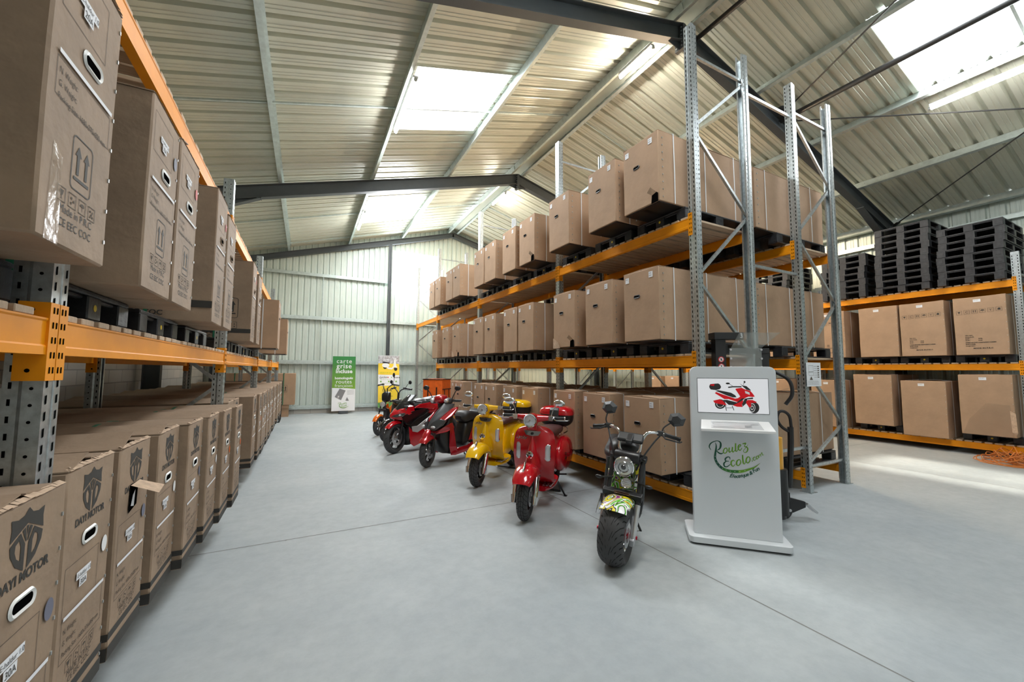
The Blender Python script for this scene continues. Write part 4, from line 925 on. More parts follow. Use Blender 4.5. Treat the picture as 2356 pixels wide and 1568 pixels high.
im.build('screen_picture', ['s_red', 's_blk', 's_gry'], sc_o, fix=False)
# slanted keyboard shelf
mb = MB(); A = [(.088, 0, 1.165), (.667, 0, 1.165), (.692, -.115, 1.09), (.068, -.115, 1.09)]; 
mb.add(A+[(.088, 0, 1.13), (.667, 0, 1.13), (.692, -.115, 1.067), (.068, -.115, 1.067)], [(0, 1, 2, 3), (7, 6, 5, 4), (0, 4, 5, 1), (1, 5, 6, 2), (2, 6, 7, 3), (3, 7, 4, 0)]); mb.build('keyboard_shelf', ['white'], ks, bevel=.003)
kb = MB(); 
def kf(a, b, e=.0012): y = -.115*(1-b); return (.16+a*.44, y, 1.09+.075*b+e)
kb.add([kf(0, .12), kf(1, .12), kf(.95, .88), kf(.03, .88)], [(0, 1, 2, 3)], 0)
for (a0, a1, b0, b1, m) in ((.05, .55, .7, .76, 1), (.05, .08, .52, .6, 1), (.05, .44, .2, .3, 1), (.6, .72, .66, .7, 1), (.78, .93, .55, .64, 2), (.66, .79, .24, .5, 2), (.55, .65, .18, .22, 1)):
    n = int((a1-a0)/.035)+1
    for k in range(n): kb.add([kf(a0+k*.035, b0, .0022), kf(min(a1, a0+k*.035+.03), b0, .0022), kf(min(a1, a0+k*.035+.03), b1, .0022), kf(a0+k*.035, b1, .0022)], [(0, 1, 2, 3)], m)
M['pad'] = mat('keypad_plate', (.6, .61, .62), .25, .3); M['pad2'] = mat('keypad_keys', (.4, .41, .42), .4); M['pad3'] = mat('keypad_dark_keys', (.3, .31, .32), .4)
kb.build('keypad', ['pad', 'pad2', 'pad3'], ks, fix=False)
# lettering: brush strokes
def stroke(mb, pts, y, m, grad=None):
    P = smooth_pts([(p[0], p[1], p[2]) for p in pts], 5); k = len(P); vs = []
    for i, p in enumerate(P):
        a, b = P[max(0, i-1)], P[min(k-1, i+1)]; n = Vector((-(b.y-a.y), b.x-a.x)); n = n.normalized()*p.z*.55 if n.length > 0 else Vector((0, 0))
        vs += [(p.x+n.x, y, p.y+n.y), (p.x-n.x, y, p.y-n.y)]
    o = len(mb.v); mb.add(vs, [(2*i, 2*i+1, 2*i+3, 2*i+2) for i in range(k-1)], m)
    if grad:
        for i in range(k-1): mb.m[-(k-1)+i] = grad(i/(k-1))
lm = MB(); yy = -.0008
for k in ('R1', 'R3', 'E1', 'E2'): yy -= .0001; stroke(lm, LG[k], yy, 0)
for k in ('o1', 'u1', 'u2', 'l1', 'e1', 'z1', 'c1', 'o2', 'l2', 'o3', 'dot', 'c2', 'o4', 'm1', 'm2', 'm3'): yy -= .0001; stroke(lm, LG[k], yy, 2)
yy -= .0001; stroke(lm, LG['road'], yy, 0, lambda t: 0 if t < .5 else (1 if t < .72 else 2)); yy -= .0002
RP_ = smooth_pts([(a, b, 0) for a, b, c in LG['road'][3:12]], 4)
for i in range(2, len(RP_)-1, 3):
    a, b = RP_[i], RP_[i+1]; b = a+(b-a)*.8; n = Vector((-(b-a).y, (b-a).x)).normalized()*.0014
    lm.add([(a.x+n.x, yy, a.y+n.y), (a.x-n.x, yy, a.y-n.y), (b.x-n.x, yy, b.y-n.y), (b.x+n.x, yy, b.y+n.y)], [(0, 1, 2, 3)], 3)
TX = smooth_pts([(.318, .63, 0), (.38, .628, 0), (.44, .64, 0), (.493, .662, 0), (.532, .69, 0), (.583, .722, 0), (.62, .75, 0)], 8)
cur = 0.0; S = .046
for ch, adv in zip('Électrique & Fun', (.024, .012, .02, .018, .013, .014, .01, .019, .02, .02, .01, .026, .012, .02, .021, .02)):
    d = 0
    for a, b in zip(TX, TX[1:]):
        l = (b-a).length
        if d+l >= cur: break
        d += l
    p = a+(b-a)*((cur-d)/l); an = math.atan2((b-a).y, (b-a).x); c_, s_ = math.cos(an), math.sin(an)
    if ch != ' ': lm.merge(text_mb(ch, S, lambda q, w_, p=p, c_=c_, s_=s_: (p.x+q*c_-w_*s_, yy, p.y+q*s_+w_*c_), 0, shear=.32, bold=.0009))
    cur += adv
lm.build('lettering', ['g_dark', 'g_mid', 'g_lite', 'white'], ks, fix=False)

# ================================================================ BANNERS AT THE GABLE
M['ban_g'] = None
def grad_mat(name, c0, c1, z0, z1):
    m = bpy.data.materials.new(name); m.use_nodes = True; nt = m.node_tree; b = nt.nodes['Principled BSDF']
    tc = nt.nodes.new('ShaderNodeTexCoord'); s = nt.nodes.new('ShaderNodeSeparateXYZ'); mr = nt.nodes.new('ShaderNodeMapRange'); r = nt.nodes.new('ShaderNodeValToRGB')
    nt.links.new(tc.outputs['Object'], s.inputs[0]); nt.links.new(s.outputs[2], mr.inputs[0]); mr.inputs[1].default_value = z0; mr.inputs[2].default_value = z1
    r.color_ramp.elements[0].color = (*c0, 1); r.color_ramp.elements[1].color = (*c1, 1)
    nt.links.new(mr.outputs[0], r.inputs[0]); nt.links.new(r.outputs[0], b.inputs['Base Color']); b.inputs['Roughness'].default_value = .5; return m
M['ban_g'] = grad_mat('printed_green_banner', (.19, .36, .02), (.02, .2, .04), .8, 2.0)
M['ban_y'] = mat('printed_yellow_banner', (.86, .6, .04), .5); M['ban_p'] = mat('printed_banner_photo', (.33, .25, .22), .5, noise=.6, nscale=9, ramp2=(.5, .5, .52)); M['ban_gr'] = mat('printed_green_leaves', (.12, .3, .08), .5, noise=.5, nscale=14)
M['bgrey'] = mat('banner_grey_print', (.2, .2, .21), .6); M['redink'] = mat('red_print', (.5, .03, .03), .5)
def banner(x, y, w, z0, z1, lab, lean):
    t = thing('roll_up_banner', lab, 'banner', (x, y, 0)); t.rotation_euler = (-lean, 0, 0)
    MB().box(-w/2, w/2, 0, .012, z0, z1).build('panel', ['paper'], t)
    return t
tb = banner(1.31, 16.0, .80, .1, 2.135, 'green and white banner reading carte grise incluse, leaning on the far wall', .11)
mb = MB(); w_ = .40; f = lambda a, b: (a, -.003, b)
mb.add([f(-w_, .95), f(w_, .93), f(w_, 2.13), f(-w_, 2.13)], [(0, 1, 2, 3)]); mb.add([f(-w_, .95), f(w_, .93), f(w_, .9), f(.1, .935)], [(0, 1, 2, 3)]); pn_ = mb.build('printed_field', ['ban_g'], tb, fix=False)
mb = MB(); f2 = lambda a, b: (a, -.006, b)
for s, z, sz, bo, sp_ in (('carte', 1.87, .235, 0, 1.12), ('grise', 1.68, .25, .003, 1.1), ('incluse', 1.5, .2, .006, 1.05), ('homologués', 1.27, .125, .004, 1.02), ('routes', 1.11, .2, .001, 1.05), ('françaises', .98, .15, -.0005, 1.05)): mb.merge(text_mb(s, sz, lambda a, b, z=z: f2(a, z+b), align='CENTER', bold=bo, space=sp_))
mb.build('lettering', ['white'], tb, fix=False)
mb = MB(); mb.add([f2(-.3, .62), f2(-.08, .5), f2(.07, .85), f2(-.14, .92)], [(0, 1, 2, 3)]); mb.add([f2(.07, .48), f2(.19, .47), f2(.12, .6)], [(0, 1, 2)], 0)
for k in range(4): mb.add([f2(.12, .84-k*.045), f2(.36, .87-k*.05), f2(.36, .862-k*.05), f2(.12, .832-k*.045)], [(0, 1, 2, 3)], 0)
mb.merge(text_mb('F', .12, lambda a, b: (-.2+a, -.008, .57+b), 2, bold=.002))
for key, mm in (('R1', 1), ('R3', 1), ('road', 1), ('o1', 1), ('u1', 1), ('u2', 1), ('l1', 1), ('e1', 1), ('z1', 1), ('E1', 1), ('E2', 1), ('c1', 1), ('o2', 1), ('l2', 1), ('o3', 1)):
    stroke(mb, [((a-.36)*.85, (b-.82)*.72+.31, c*.8) for a, b, c in LG[key]], -.006, mm)
mb.build('printed_picture', ['bgrey', 'g_lite', 'white'], tb, fix=False)
FT = MB().prism(rrect(.34, .26, .1, 6, 0, .02), lambda a, b, d: Vector((a, b, d)), 0.005, .1).build('foot', ['portal'], tb)
tb2 = banner(2.93, 15.96, .8, .16, 2.19, 'yellow and white banner with a cream scooter picture, leaning on the far wall', .1)
mb = MB()
mb.add([f(-w_, 1.88), f(w_, 1.86), f(w_, 2.18), f(-w_, 2.18)], [(0, 1, 2, 3)], 1); mb.add([f(-w_, 1.44), f(w_, 1.42), f(w_, 1.86), f(-w_, 1.88)], [(0, 1, 2, 3)], 0)
mb.add([f(-w_, .36), f(w_, .36), f(w_, 1.02), f(-w_, 1.0)], [(0, 1, 2, 3)], 0); mb.add([f(-w_, .17), f(w_, .17), f(w_, .36), f(0, .44), f(-w_, .36)], [(0, 1, 2, 3, 4)], 2)
mb.build('printed_field', ['ban_y', 'ban_p', 'ban_gr'], tb2, fix=False)
mb = MB(); c = .2   # little flat picture of a cream scooter
def el(cx, cz, rx, rz, m, y=-.007): mb.add([(cx+rx*math.cos(t*PI/10), y, cz+rz*math.sin(t*PI/10)) for t in range(20)], [tuple(range(20))], m)
el(-.15, 1.72, .065, .065, 1, -.0065); el(.26, 1.66, .065, .075, 1, -.0065); el(-.12, 1.8, .14, .085, 0)
mb.add([(q, -.0075, z) for q, z in ((-.1, 1.74), (.1, 1.7), (.17, 1.78), (.2, 2.02), (.26, 2.03), (.28, 1.8), (.33, 1.7), (.2, 1.72), (.12, 1.64), (-.05, 1.66))], [tuple(range(10))], 0)
mb.add([(q, -.008, z) for q, z in ((-.25, 1.9), (.02, 1.87), (.02, 1.91), (-.22, 1.95))], [(0, 1, 2, 3)], 1)
mb.merge(text_mb('Lycke', .12, lambda a, b: f2(-.36+a, 1.3+b), 1, shear=.4)); el(-.03, 1.33, .022, .022, 2); el(.1, 1.33, .02, .02, 4)
for k in range(4): el(.22+.06*k, 1.32, .02, .02, 1)
mb.merge(text_mb('LOA', .17, lambda a, b: f2(-.24+a, .78+b), 3, space=1.15)); mb.merge(text_mb('139€ / mois', .075, lambda a, b: f2(-.22+a, .58+b), 3)); mb.merge(frame_lines(f2, -.26, .25, .46, .72, .004, 3, ('r', 't')))
for k in (-.3, 0, .28): el(k, 1.17, .03, .03, 4)
for z in (1.52, 1.49, 1.24, 1.1, .5): mb.merge(lines_mb(f2, -.33, .1, (z,), .008, 4, dash=.06, seed=int(z*100)))
mb.build('printed_picture', ['white', 'black', 'redink', 'ink2', 'g_lite'], tb2, fix=False)
MB().prism(rrect(.34, .26, .1, 6, 0, .02), lambda a, b, d: Vector((a, b, d)), 0.005, .165).build('foot', ['portal'], tb2)

# ================================================================ PAPER NOTICE, CABLES
t = thing('paper_notice', 'white laminated load notice hanging on the rear middle rack frame', 'notice', (6.11, 2.985, 1.43), 0)
mb = MB(); mb.box(0, .37, -.003, .0, 0, .33, 0); mb.build('sheet', ['paper'], t)
mb = MB(); fn = lambda a, b: (a, -.005, b)
mb.merge(frame_lines(fn, .05, .17, .2, .29, .003)); mb.merge(frame_lines(fn, .05, .17, .15, .2, .003)); mb.add([fn(.11, .14), fn(.15, .09), fn(.07, .09)], [(0, 1, 2)], 0)
for k in range(6): mb.box(.28, .32, -.005, -.0045, .27-k*.03, .285-k*.03); mb.merge(lines_mb(fn, .19, .27, (.275-k*.03,), .004, 0, .02, k))
for k in range(4): mb.merge(lines_mb(fn, .03, .3, (.07-k*.015,), .003, 0, .03, k+9))
mb.build('printing', ['ink2'], t, fix=False); sticker(t, 0, 0, 0, .001, .001) if 0 else None
r = random.Random(4); mb = MB()
M['cable'] = mat('orange_cable', (.62, .2, .04), .55)
for k in range(26):
    cx, cy = r.uniform(-.22, .22), r.uniform(-.16, .16); R = r.uniform(.2, .52); e = r.uniform(.5, .8); a0 = r.uniform(0, 6.3); ph = r.uniform(0, 6.3); zt = r.uniform(.04, .3); P = []
    for q in range(22):
        a = a0+q*2*PI/22; P.append((cx+R*math.cos(a)*(1+.1*math.sin(3*a+ph)), cy+R*e*math.sin(a), .012+zt*(.5+.5*math.sin(a+ph))*(1-.5*abs(math.cos(2*a+ph)))))
    mb.tube(P, .0075, 5, 0, closed=True)
tag(mb.build('cable_heap', ['cable'], None, (11.42, 2.22, 0)), 'tangled heap of orange cable on the floor at the right edge', 'cable')
# ================================================================ SCOOTERS AND MOTORCYCLES
M['tyre'] = mat('tyre_rubber', (.05, .05, .052), .62); M['groove'] = mat('tread_groove', (.006, .006, .006), .9)
M['chrome'] = mat('chrome', (.8, .8, .82), .07, 1); M['alu'] = mat('satin_aluminium', (.6, .6, .62), .3, .9); M['red'] = mat('red_gloss_paint', (.52, .004, .012), .16, coat=.8)
M['red2'] = mat('metallic_red_paint', (.42, .006, .016), .18, .25, coat=.8); M['yellow'] = mat('yellow_gloss_paint', (.87, .5, .0), .18, coat=.8); M['orangep'] = mat('orange_gloss_paint', (.85, .17, .01), .25, coat=.6)
M['gblack'] = mat('satin_black', (.014, .014, .015), .38); M['glossb'] = mat('gloss_black', (.01, .01, .011), .12, coat=.6); M['dgrey'] = mat('dark_grey_plastic', (.05, .052, .055), .4)
M['seat_br'] = mat('brown_leather', (.075, .028, .025), .45, noise=.1, nscale=20); M['seat_bl'] = mat('black_vinyl', (.017, .017, .018), .5); M['silver'] = mat('silver_grey_panel', (.6, .61, .62), .32, .4)
M['lens'] = mat('headlamp_glass', (.62, .64, .66), .08, .35, coat=1); M['lens_d'] = mat('dark_lamp_glass', (.05, .05, .055), .06, .2, coat=1); M['amber'] = mat('amber_reflector', (.6, .09, .02), .25); M['smoke'] = mat('smoked_windscreen', (.02, .02, .022), .08, alpha=.82)
M['fabric_o'] = mat('orange_bag_fabric', (.9, .15, .01), .7, noise=.1, nscale=12, bump=.3, bscale=20)
M['redm'] = mat('red_anodised_metal', (.4, .01, .03), .3, .7)
def graffiti():
    m = bpy.data.materials.new('graffiti_wrap'); m.use_nodes = True; nt = m.node_tree; b = nt.nodes['Principled BSDF']; tc = nt.nodes.new('ShaderNodeTexCoord')
    n = nt.nodes.new('ShaderNodeTexNoise'); n.inputs['Scale'].default_value = 5.5; n.inputs['Detail'].default_value = 1; n.inputs['Distortion'].default_value = 1.6; nt.links.new(tc.outputs['Object'], n.inputs[0])
    r = nt.nodes.new('ShaderNodeValToRGB'); cr = r.color_ramp; cr.interpolation = 'CONSTANT'
    cs = [(0, (.75, .75, .75)), (.36, (.02, .02, .02)), (.4, (.12, .5, .02)), (.45, (.8, .8, .8)), (.49, (.02, .02, .02)), (.52, (.8, .68, .01)), (.57, (.02, .02, .02)), (.59, (.7, .7, .7)), (.63, (.25, .02, .16)), (.68, (.8, .68, .01))]
    cr.elements[0].position = 0; cr.elements[0].color = (*cs[0][1], 1); cr.elements[1].position = cs[1][0]; cr.elements[1].color = (*cs[1][1], 1)
    for p, c in cs[2:]: e = cr.elements.new(p); e.color = (*c, 1)
    nt.links.new(n.outputs[0], r.inputs[0]); nt.links.new(r.outputs[0], b.inputs['Base Color']); b.inputs['Roughness'].default_value = .3; b.inputs['Coat Weight'].default_value = .5; return m
M['graf'] = graffiti()

def ell(c, r, n=14, k=20, e=1.0, z0=-1, z1=1, mb=None, m=0):
    """Ellipsoid (superellipse exponent e), optionally cut between z0 and z1 (unit heights)."""
    mb = mb or MB(); rings = []
    sg = lambda v, p: math.copysign(abs(v)**p, v)
    t0, t1 = math.asin(z0), math.asin(z1)
    for i in range(n+1):
        t = t0+(t1-t0)*i/n; rr = max(math.cos(t), 1e-3)**e; zz = sg(math.sin(t), e)
        rings.append([(c[0]+r[0]*rr*sg(math.cos(2*PI*j/k), e), c[1]+r[1]*rr*sg(math.sin(2*PI*j/k), e), c[2]+r[2]*zz) for j in range(k)])
    return mb.loft(rings, m)
def xloft(secs, k=20, e=.8, mb=None, m=0):
    """Loft along x; secs: (x, yc, half width, z low, z high)."""
    mb = mb or MB(); sg = lambda v, p: math.copysign(abs(v)**p, v)
    P = smooth_pts([(s[0], s[2], s[3]) for s in secs], 3); Q = smooth_pts([(s[0], s[1], s[4]) for s in secs], 3)
    return mb.loft([[(p.x, q.y+max(p.y, .002)*sg(math.cos(2*PI*j/k), e), (p.z+q.z)/2+max((q.z-p.z)/2, .002)*sg(math.sin(2*PI*j/k), e)) for j in range(k)] for p, q in zip(P, Q)], m)
def plate(poly, y0, y1, mb=None, m=0):
    """Side plate: polygon in x,z extruded in y."""
    return (mb or MB()).prism(poly, lambda a, b, d: Vector((a, d, b)), y0, y1, m)
def both(fn):
    for s in (-1, 1): fn(s)
class Bike:
    def __init__(s, name, label, cat, x, y, h, steer=0, piv=.12, lean=0, group=None):
        s.root = thing(name, label, cat, (x, y, 0), math.radians(h), group); s.root.rotation_euler = (math.radians(lean), 0, math.radians(h))
        s.root.location -= Matrix.Rotation(math.radians(h), 3, 'Z') @ ((Matrix.Translation((piv, 0, 0)) @ Matrix.Rotation(math.radians(steer), 4, 'Z') @ Matrix.Translation((-piv, 0, 0))) @ Vector((0, 0, 0)))
        s.S = Matrix.Translation((piv, 0, 0)) @ Matrix.Rotation(math.radians(steer), 4, 'Z') @ Matrix.Translation((-piv, 0, 0))
    def __call__(s, name, mb, mats, parent=None, st=0, bevel=0, **kw):
        if st: mb.xf(s.S)
        return mb.build(name, mats, parent or s.root, bevel=bevel, **kw)
def tyre_pt(x, z, R, hgt, w, th, ph, lift=0):
    a = ph*1.35; rad = R-hgt*(1-math.cos(a))+lift*math.cos(a); return (x+rad*math.cos(th), w/2*math.sin(a)/math.sin(1.35)+lift*math.sin(a), z+rad*math.sin(th))
def wheel(B, x, R, w, rr, st=0, spokes=5, tread='road', rim='gblack', disc=None, side=-1, hubm='alu', fat=0):
    hgt = R-rr
    mb = MB(); n = 40; k = 14; rings = []
    for i in range(n):
        th = 2*PI*i/n; ring = []
        for j in range(k+1): ph = -1+2*j/k; ring.append(tyre_pt(x, R, R, hgt*.72, w, th, ph))
        ring += [(x+rr*math.cos(th), w*.32, R+rr*math.sin(th)), (x+rr*math.cos(th), -w*.32, R+rr*math.sin(th))]; rings.append(ring)
    rings.append(rings[0]); mb.loft(rings, 0, caps=False)
    def strip(pts, hw):
        vs = []
        for th, ph in pts: vs += [tyre_pt(x, R, R, hgt*.72, w, th-hw, ph, .0012), tyre_pt(x, R, R, hgt*.72, w, th+hw, ph, .0012)]
        mb.add(vs, [(2*i, 2*i+1, 2*i+3, 2*i+2) for i in range(len(pts)-1)], 1)
    def circ(ph, hw):
        vs = []
        for i in range(49):
            th = 2*PI*i/48; vs += [tyre_pt(x, R, R, hgt*.72, w, th, ph-hw+.05*math.sin(th*18)*(tread == 'block'), .001), tyre_pt(x, R, R, hgt*.72, w, th, ph+hw+.05*math.sin(th*18)*(tread == 'block'), .001)]
        mb.add(vs, [(2*i, 2*i+1, 2*i+3, 2*i+2) for i in range(48)], 1)
    if tread == 'block':
        for c in (-.3, .0, .3): circ(c, .025)
        for i in range(30):
            t0 = 2*PI*i/30
            for s in (-1, 1): strip([(t0+.02*s, .3*s), (t0+.05, .5*s), (t0+.12, .72*s), (t0+.13, .9*s)], .012); strip([(t0+.1, .02*s), (t0+.16, .28*s)], .01)
    elif tread == 'swoop':
        for i in range(14):
            t0 = 2*PI*i/14
            for s in (-1, 1):
                strip([(t0+.08*s, .0*s+.02*s), (t0-.3, .12*s), (t0-.62, .36*s), (t0-.78, .7*s), (t0-.8, .92*s)], .026)
                strip([(t0-.1+.08*s, .16*s), (t0-.35, .3*s), (t0-.5, .55*s), (t0-.58, .8*s)], .018)
    else:
        for i in range(18):
            t0 = 2*PI*i/18
            for s in (-1, 1): strip([(t0+.1*(s > 0), .06*s), (t0-.1+.1*(s > 0), .3*s), (t0-.14, .62*s)], .012)
    ty = B('tyre', mb, ['tyre', 'groove'], st=st, fix=True)
    mb = MB(); a, b = w*.32, w*.34
    mb.lathe([(rr+.006, -b), (rr-.012, -b), (rr-.02, -a*.7), (rr-.028, 0), (rr-.02, a*.7), (rr-.012, b), (rr+.006, b), (rr-.004, 0), (rr+.006, -b)], (x, 0, R), (0, 1, 0), 36)
    for i in range(spokes):
        t = 2*PI*i/spokes+.3; d = Vector((math.cos(t), 0, math.sin(t))); c = Vector((x, 0, R))
        if spokes <= 6:
            for dt in (-.13, .13):
                e = Vector((math.cos(t+dt), 0, math.sin(t+dt))); mb.bar(c+d*.03, c+e*(rr-.02), .02 if not fat else .05, .014, (0, 1, 0))
        else: mb.bar(c+d*.03, c+d*(rr-.02), .016, .012, (0, 1, 0))
    B('rim', mb, [rim], ty) if not st else B('rim', mb, [rim], ty, st=st)
    mb = MB(); mb.lathe([(0, -w*.45), (.02, -w*.45), (.05, -w*.3), (.05, w*.3), (.02, w*.45), (0, w*.45)], (x, 0, R), (0, 1, 0), 20); B('hub', mb, [hubm], ty, st=st)
    if disc:
        mb = MB(); mb.lathe([(disc*.62, -.002), (disc, -.002), (disc, .002), (disc*.62, .002), (disc*.62, -.002)], (x, side*w*.42, R), (0, 1, 0), 32)
        for i in range(6): t = i*PI/3; mb.bar((x, side*w*.42, R), (x+disc*.66*math.cos(t), side*w*.42, R+disc*.66*math.sin(t)), .012, .003, (0, 1, 0))
        B('brake_disc', mb, ['alu'], ty, st=st)
    return ty
def fender(x, z, Ra, w, a0, a1, drop, n=22, k=12, lipfront=0, thick=.006, mb=None, m=0):
    """Mudguard over a wheel centred x,z; angle 0 = back (+x), pi = front; cross section oval with skirts."""
    mb = mb or MB(); outer = []; inner = []
    for i in range(n+1):
        t = a0+(a1-a0)*i/n; f = math.sin(PI*i/n); ww = w*(.72+.28*f**.5) if lipfront else w; dd = drop*(.45+.55*f)
        for lst, o in ((outer, 0), (inner, thick)):
            ring = []
            for j in range(k+1):
                q = PI*j/k; y = -(ww/2-o)*math.cos(q)*(1 if True else 0); r = Ra-dd+(dd-o)*math.sin(q)**.8
                ring.append((x+r*math.cos(t), y, z+r*math.sin(t)))
            lst.append(ring)
    rings = [o+list(reversed(i_)) for o, i_ in zip(outer, inner)]
    return mb.loft(rings, m)
def grips(B, pts, col='gblack', r=.017, lev='alu', leverlen=.16, dirx=-.06):
    """pts: list of (inner point, outer point) of each bar end."""
    for p, q in pts:
        p, q = Vector(p), Vector(q); d = (q-p).normalized()
        mb = MB(); mb.tube([p, p+d*.02, q-d*.012, q], [r*1.25, r, r, r*1.3], 10); B('grip', mb, [col], st=1)
        mb = MB(); a = p-d*.01+Vector((dirx*.4, 0, -.005)); mb.tube([a, a+d*.04+Vector((dirx*.9, 0, -.012)), a+d*leverlen+Vector((dirx*.6, 0, -.01)), a+d*(leverlen+.015)+Vector((dirx*.4, 0, .0))], [.009, .007, .006, .007], 6); B('brake_lever', mb, [lev], st=1)
        mb = MB(); mb.obox(p-d*.035, (.05, .055, .045)); B('switch_housing', mb, ['dgrey' if lev != 'chrome' else 'chrome'], st=1, bevel=.008)
def mirror(B, base, mid, c, r, mats=('gblack', 'lens'), stalk=.006, hexa=0, tilt=0):
    mb = MB(); mb.tube(smooth_pts([base, mid, c], 5), stalk, 7); s = B('mirror_stalk', mb, [mats[0] if mats[0] != 'chrome' else 'chrome'], st=1)
    if hexa:
        mb = MB(); P = [(-.75, -.7), (.3, -1), (1, -.3), (.75, .7), (-.2, 1), (-1, .3)]
        f = lambda a, b, d: Vector((c[0]+d, c[1]+a*r[1], c[2]+b*r[2]))
        mb.add([f(a*.55, b*.55, -.035) for a, b in P]+[f(a, b, 0) for a, b in P]+[f(a*.95, b*.95, .012) for a, b in P], [(5, 4, 3, 2, 1, 0)]+[(i, (i+1) % 6, 6+(i+1) % 6, 6+i) for i in range(6)]+[(6+i, 6+(i+1) % 6, 12+(i+1) % 6, 12+i) for i in range(6)]+[(12, 13, 14, 15, 16, 17)]); B('mirror_head', mb, [mats[0]], st=1, fix=True)
    else:
        mb = ell(c, r, 10, 16); B('mirror_head', mb, [mats[0]], st=1)
    mb = MB(); mb.lathe([(0, 0), (1, 0)], (0, 0, 0), (1, 0, 0), 16); mb.v = [(c[0]+r[0]*(.6 if not hexa else 0)+(.013 if hexa else 0)+v[0], c[1]+v[1]*r[1]*.72, c[2]+v[2]*r[2]*.72) for v in mb.v]; B('mirror_glass', mb, [mats[1]], st=1, fix=False)
def side_stand(B, x, y, z, foot, name='side_stand'):
    mb = MB(); mb.tube([(x, y, z), foot], .012, 8); mb.obox((foot[0], foot[1], .006), (.07, .04, .012)); B(name, mb, ['gblack'])

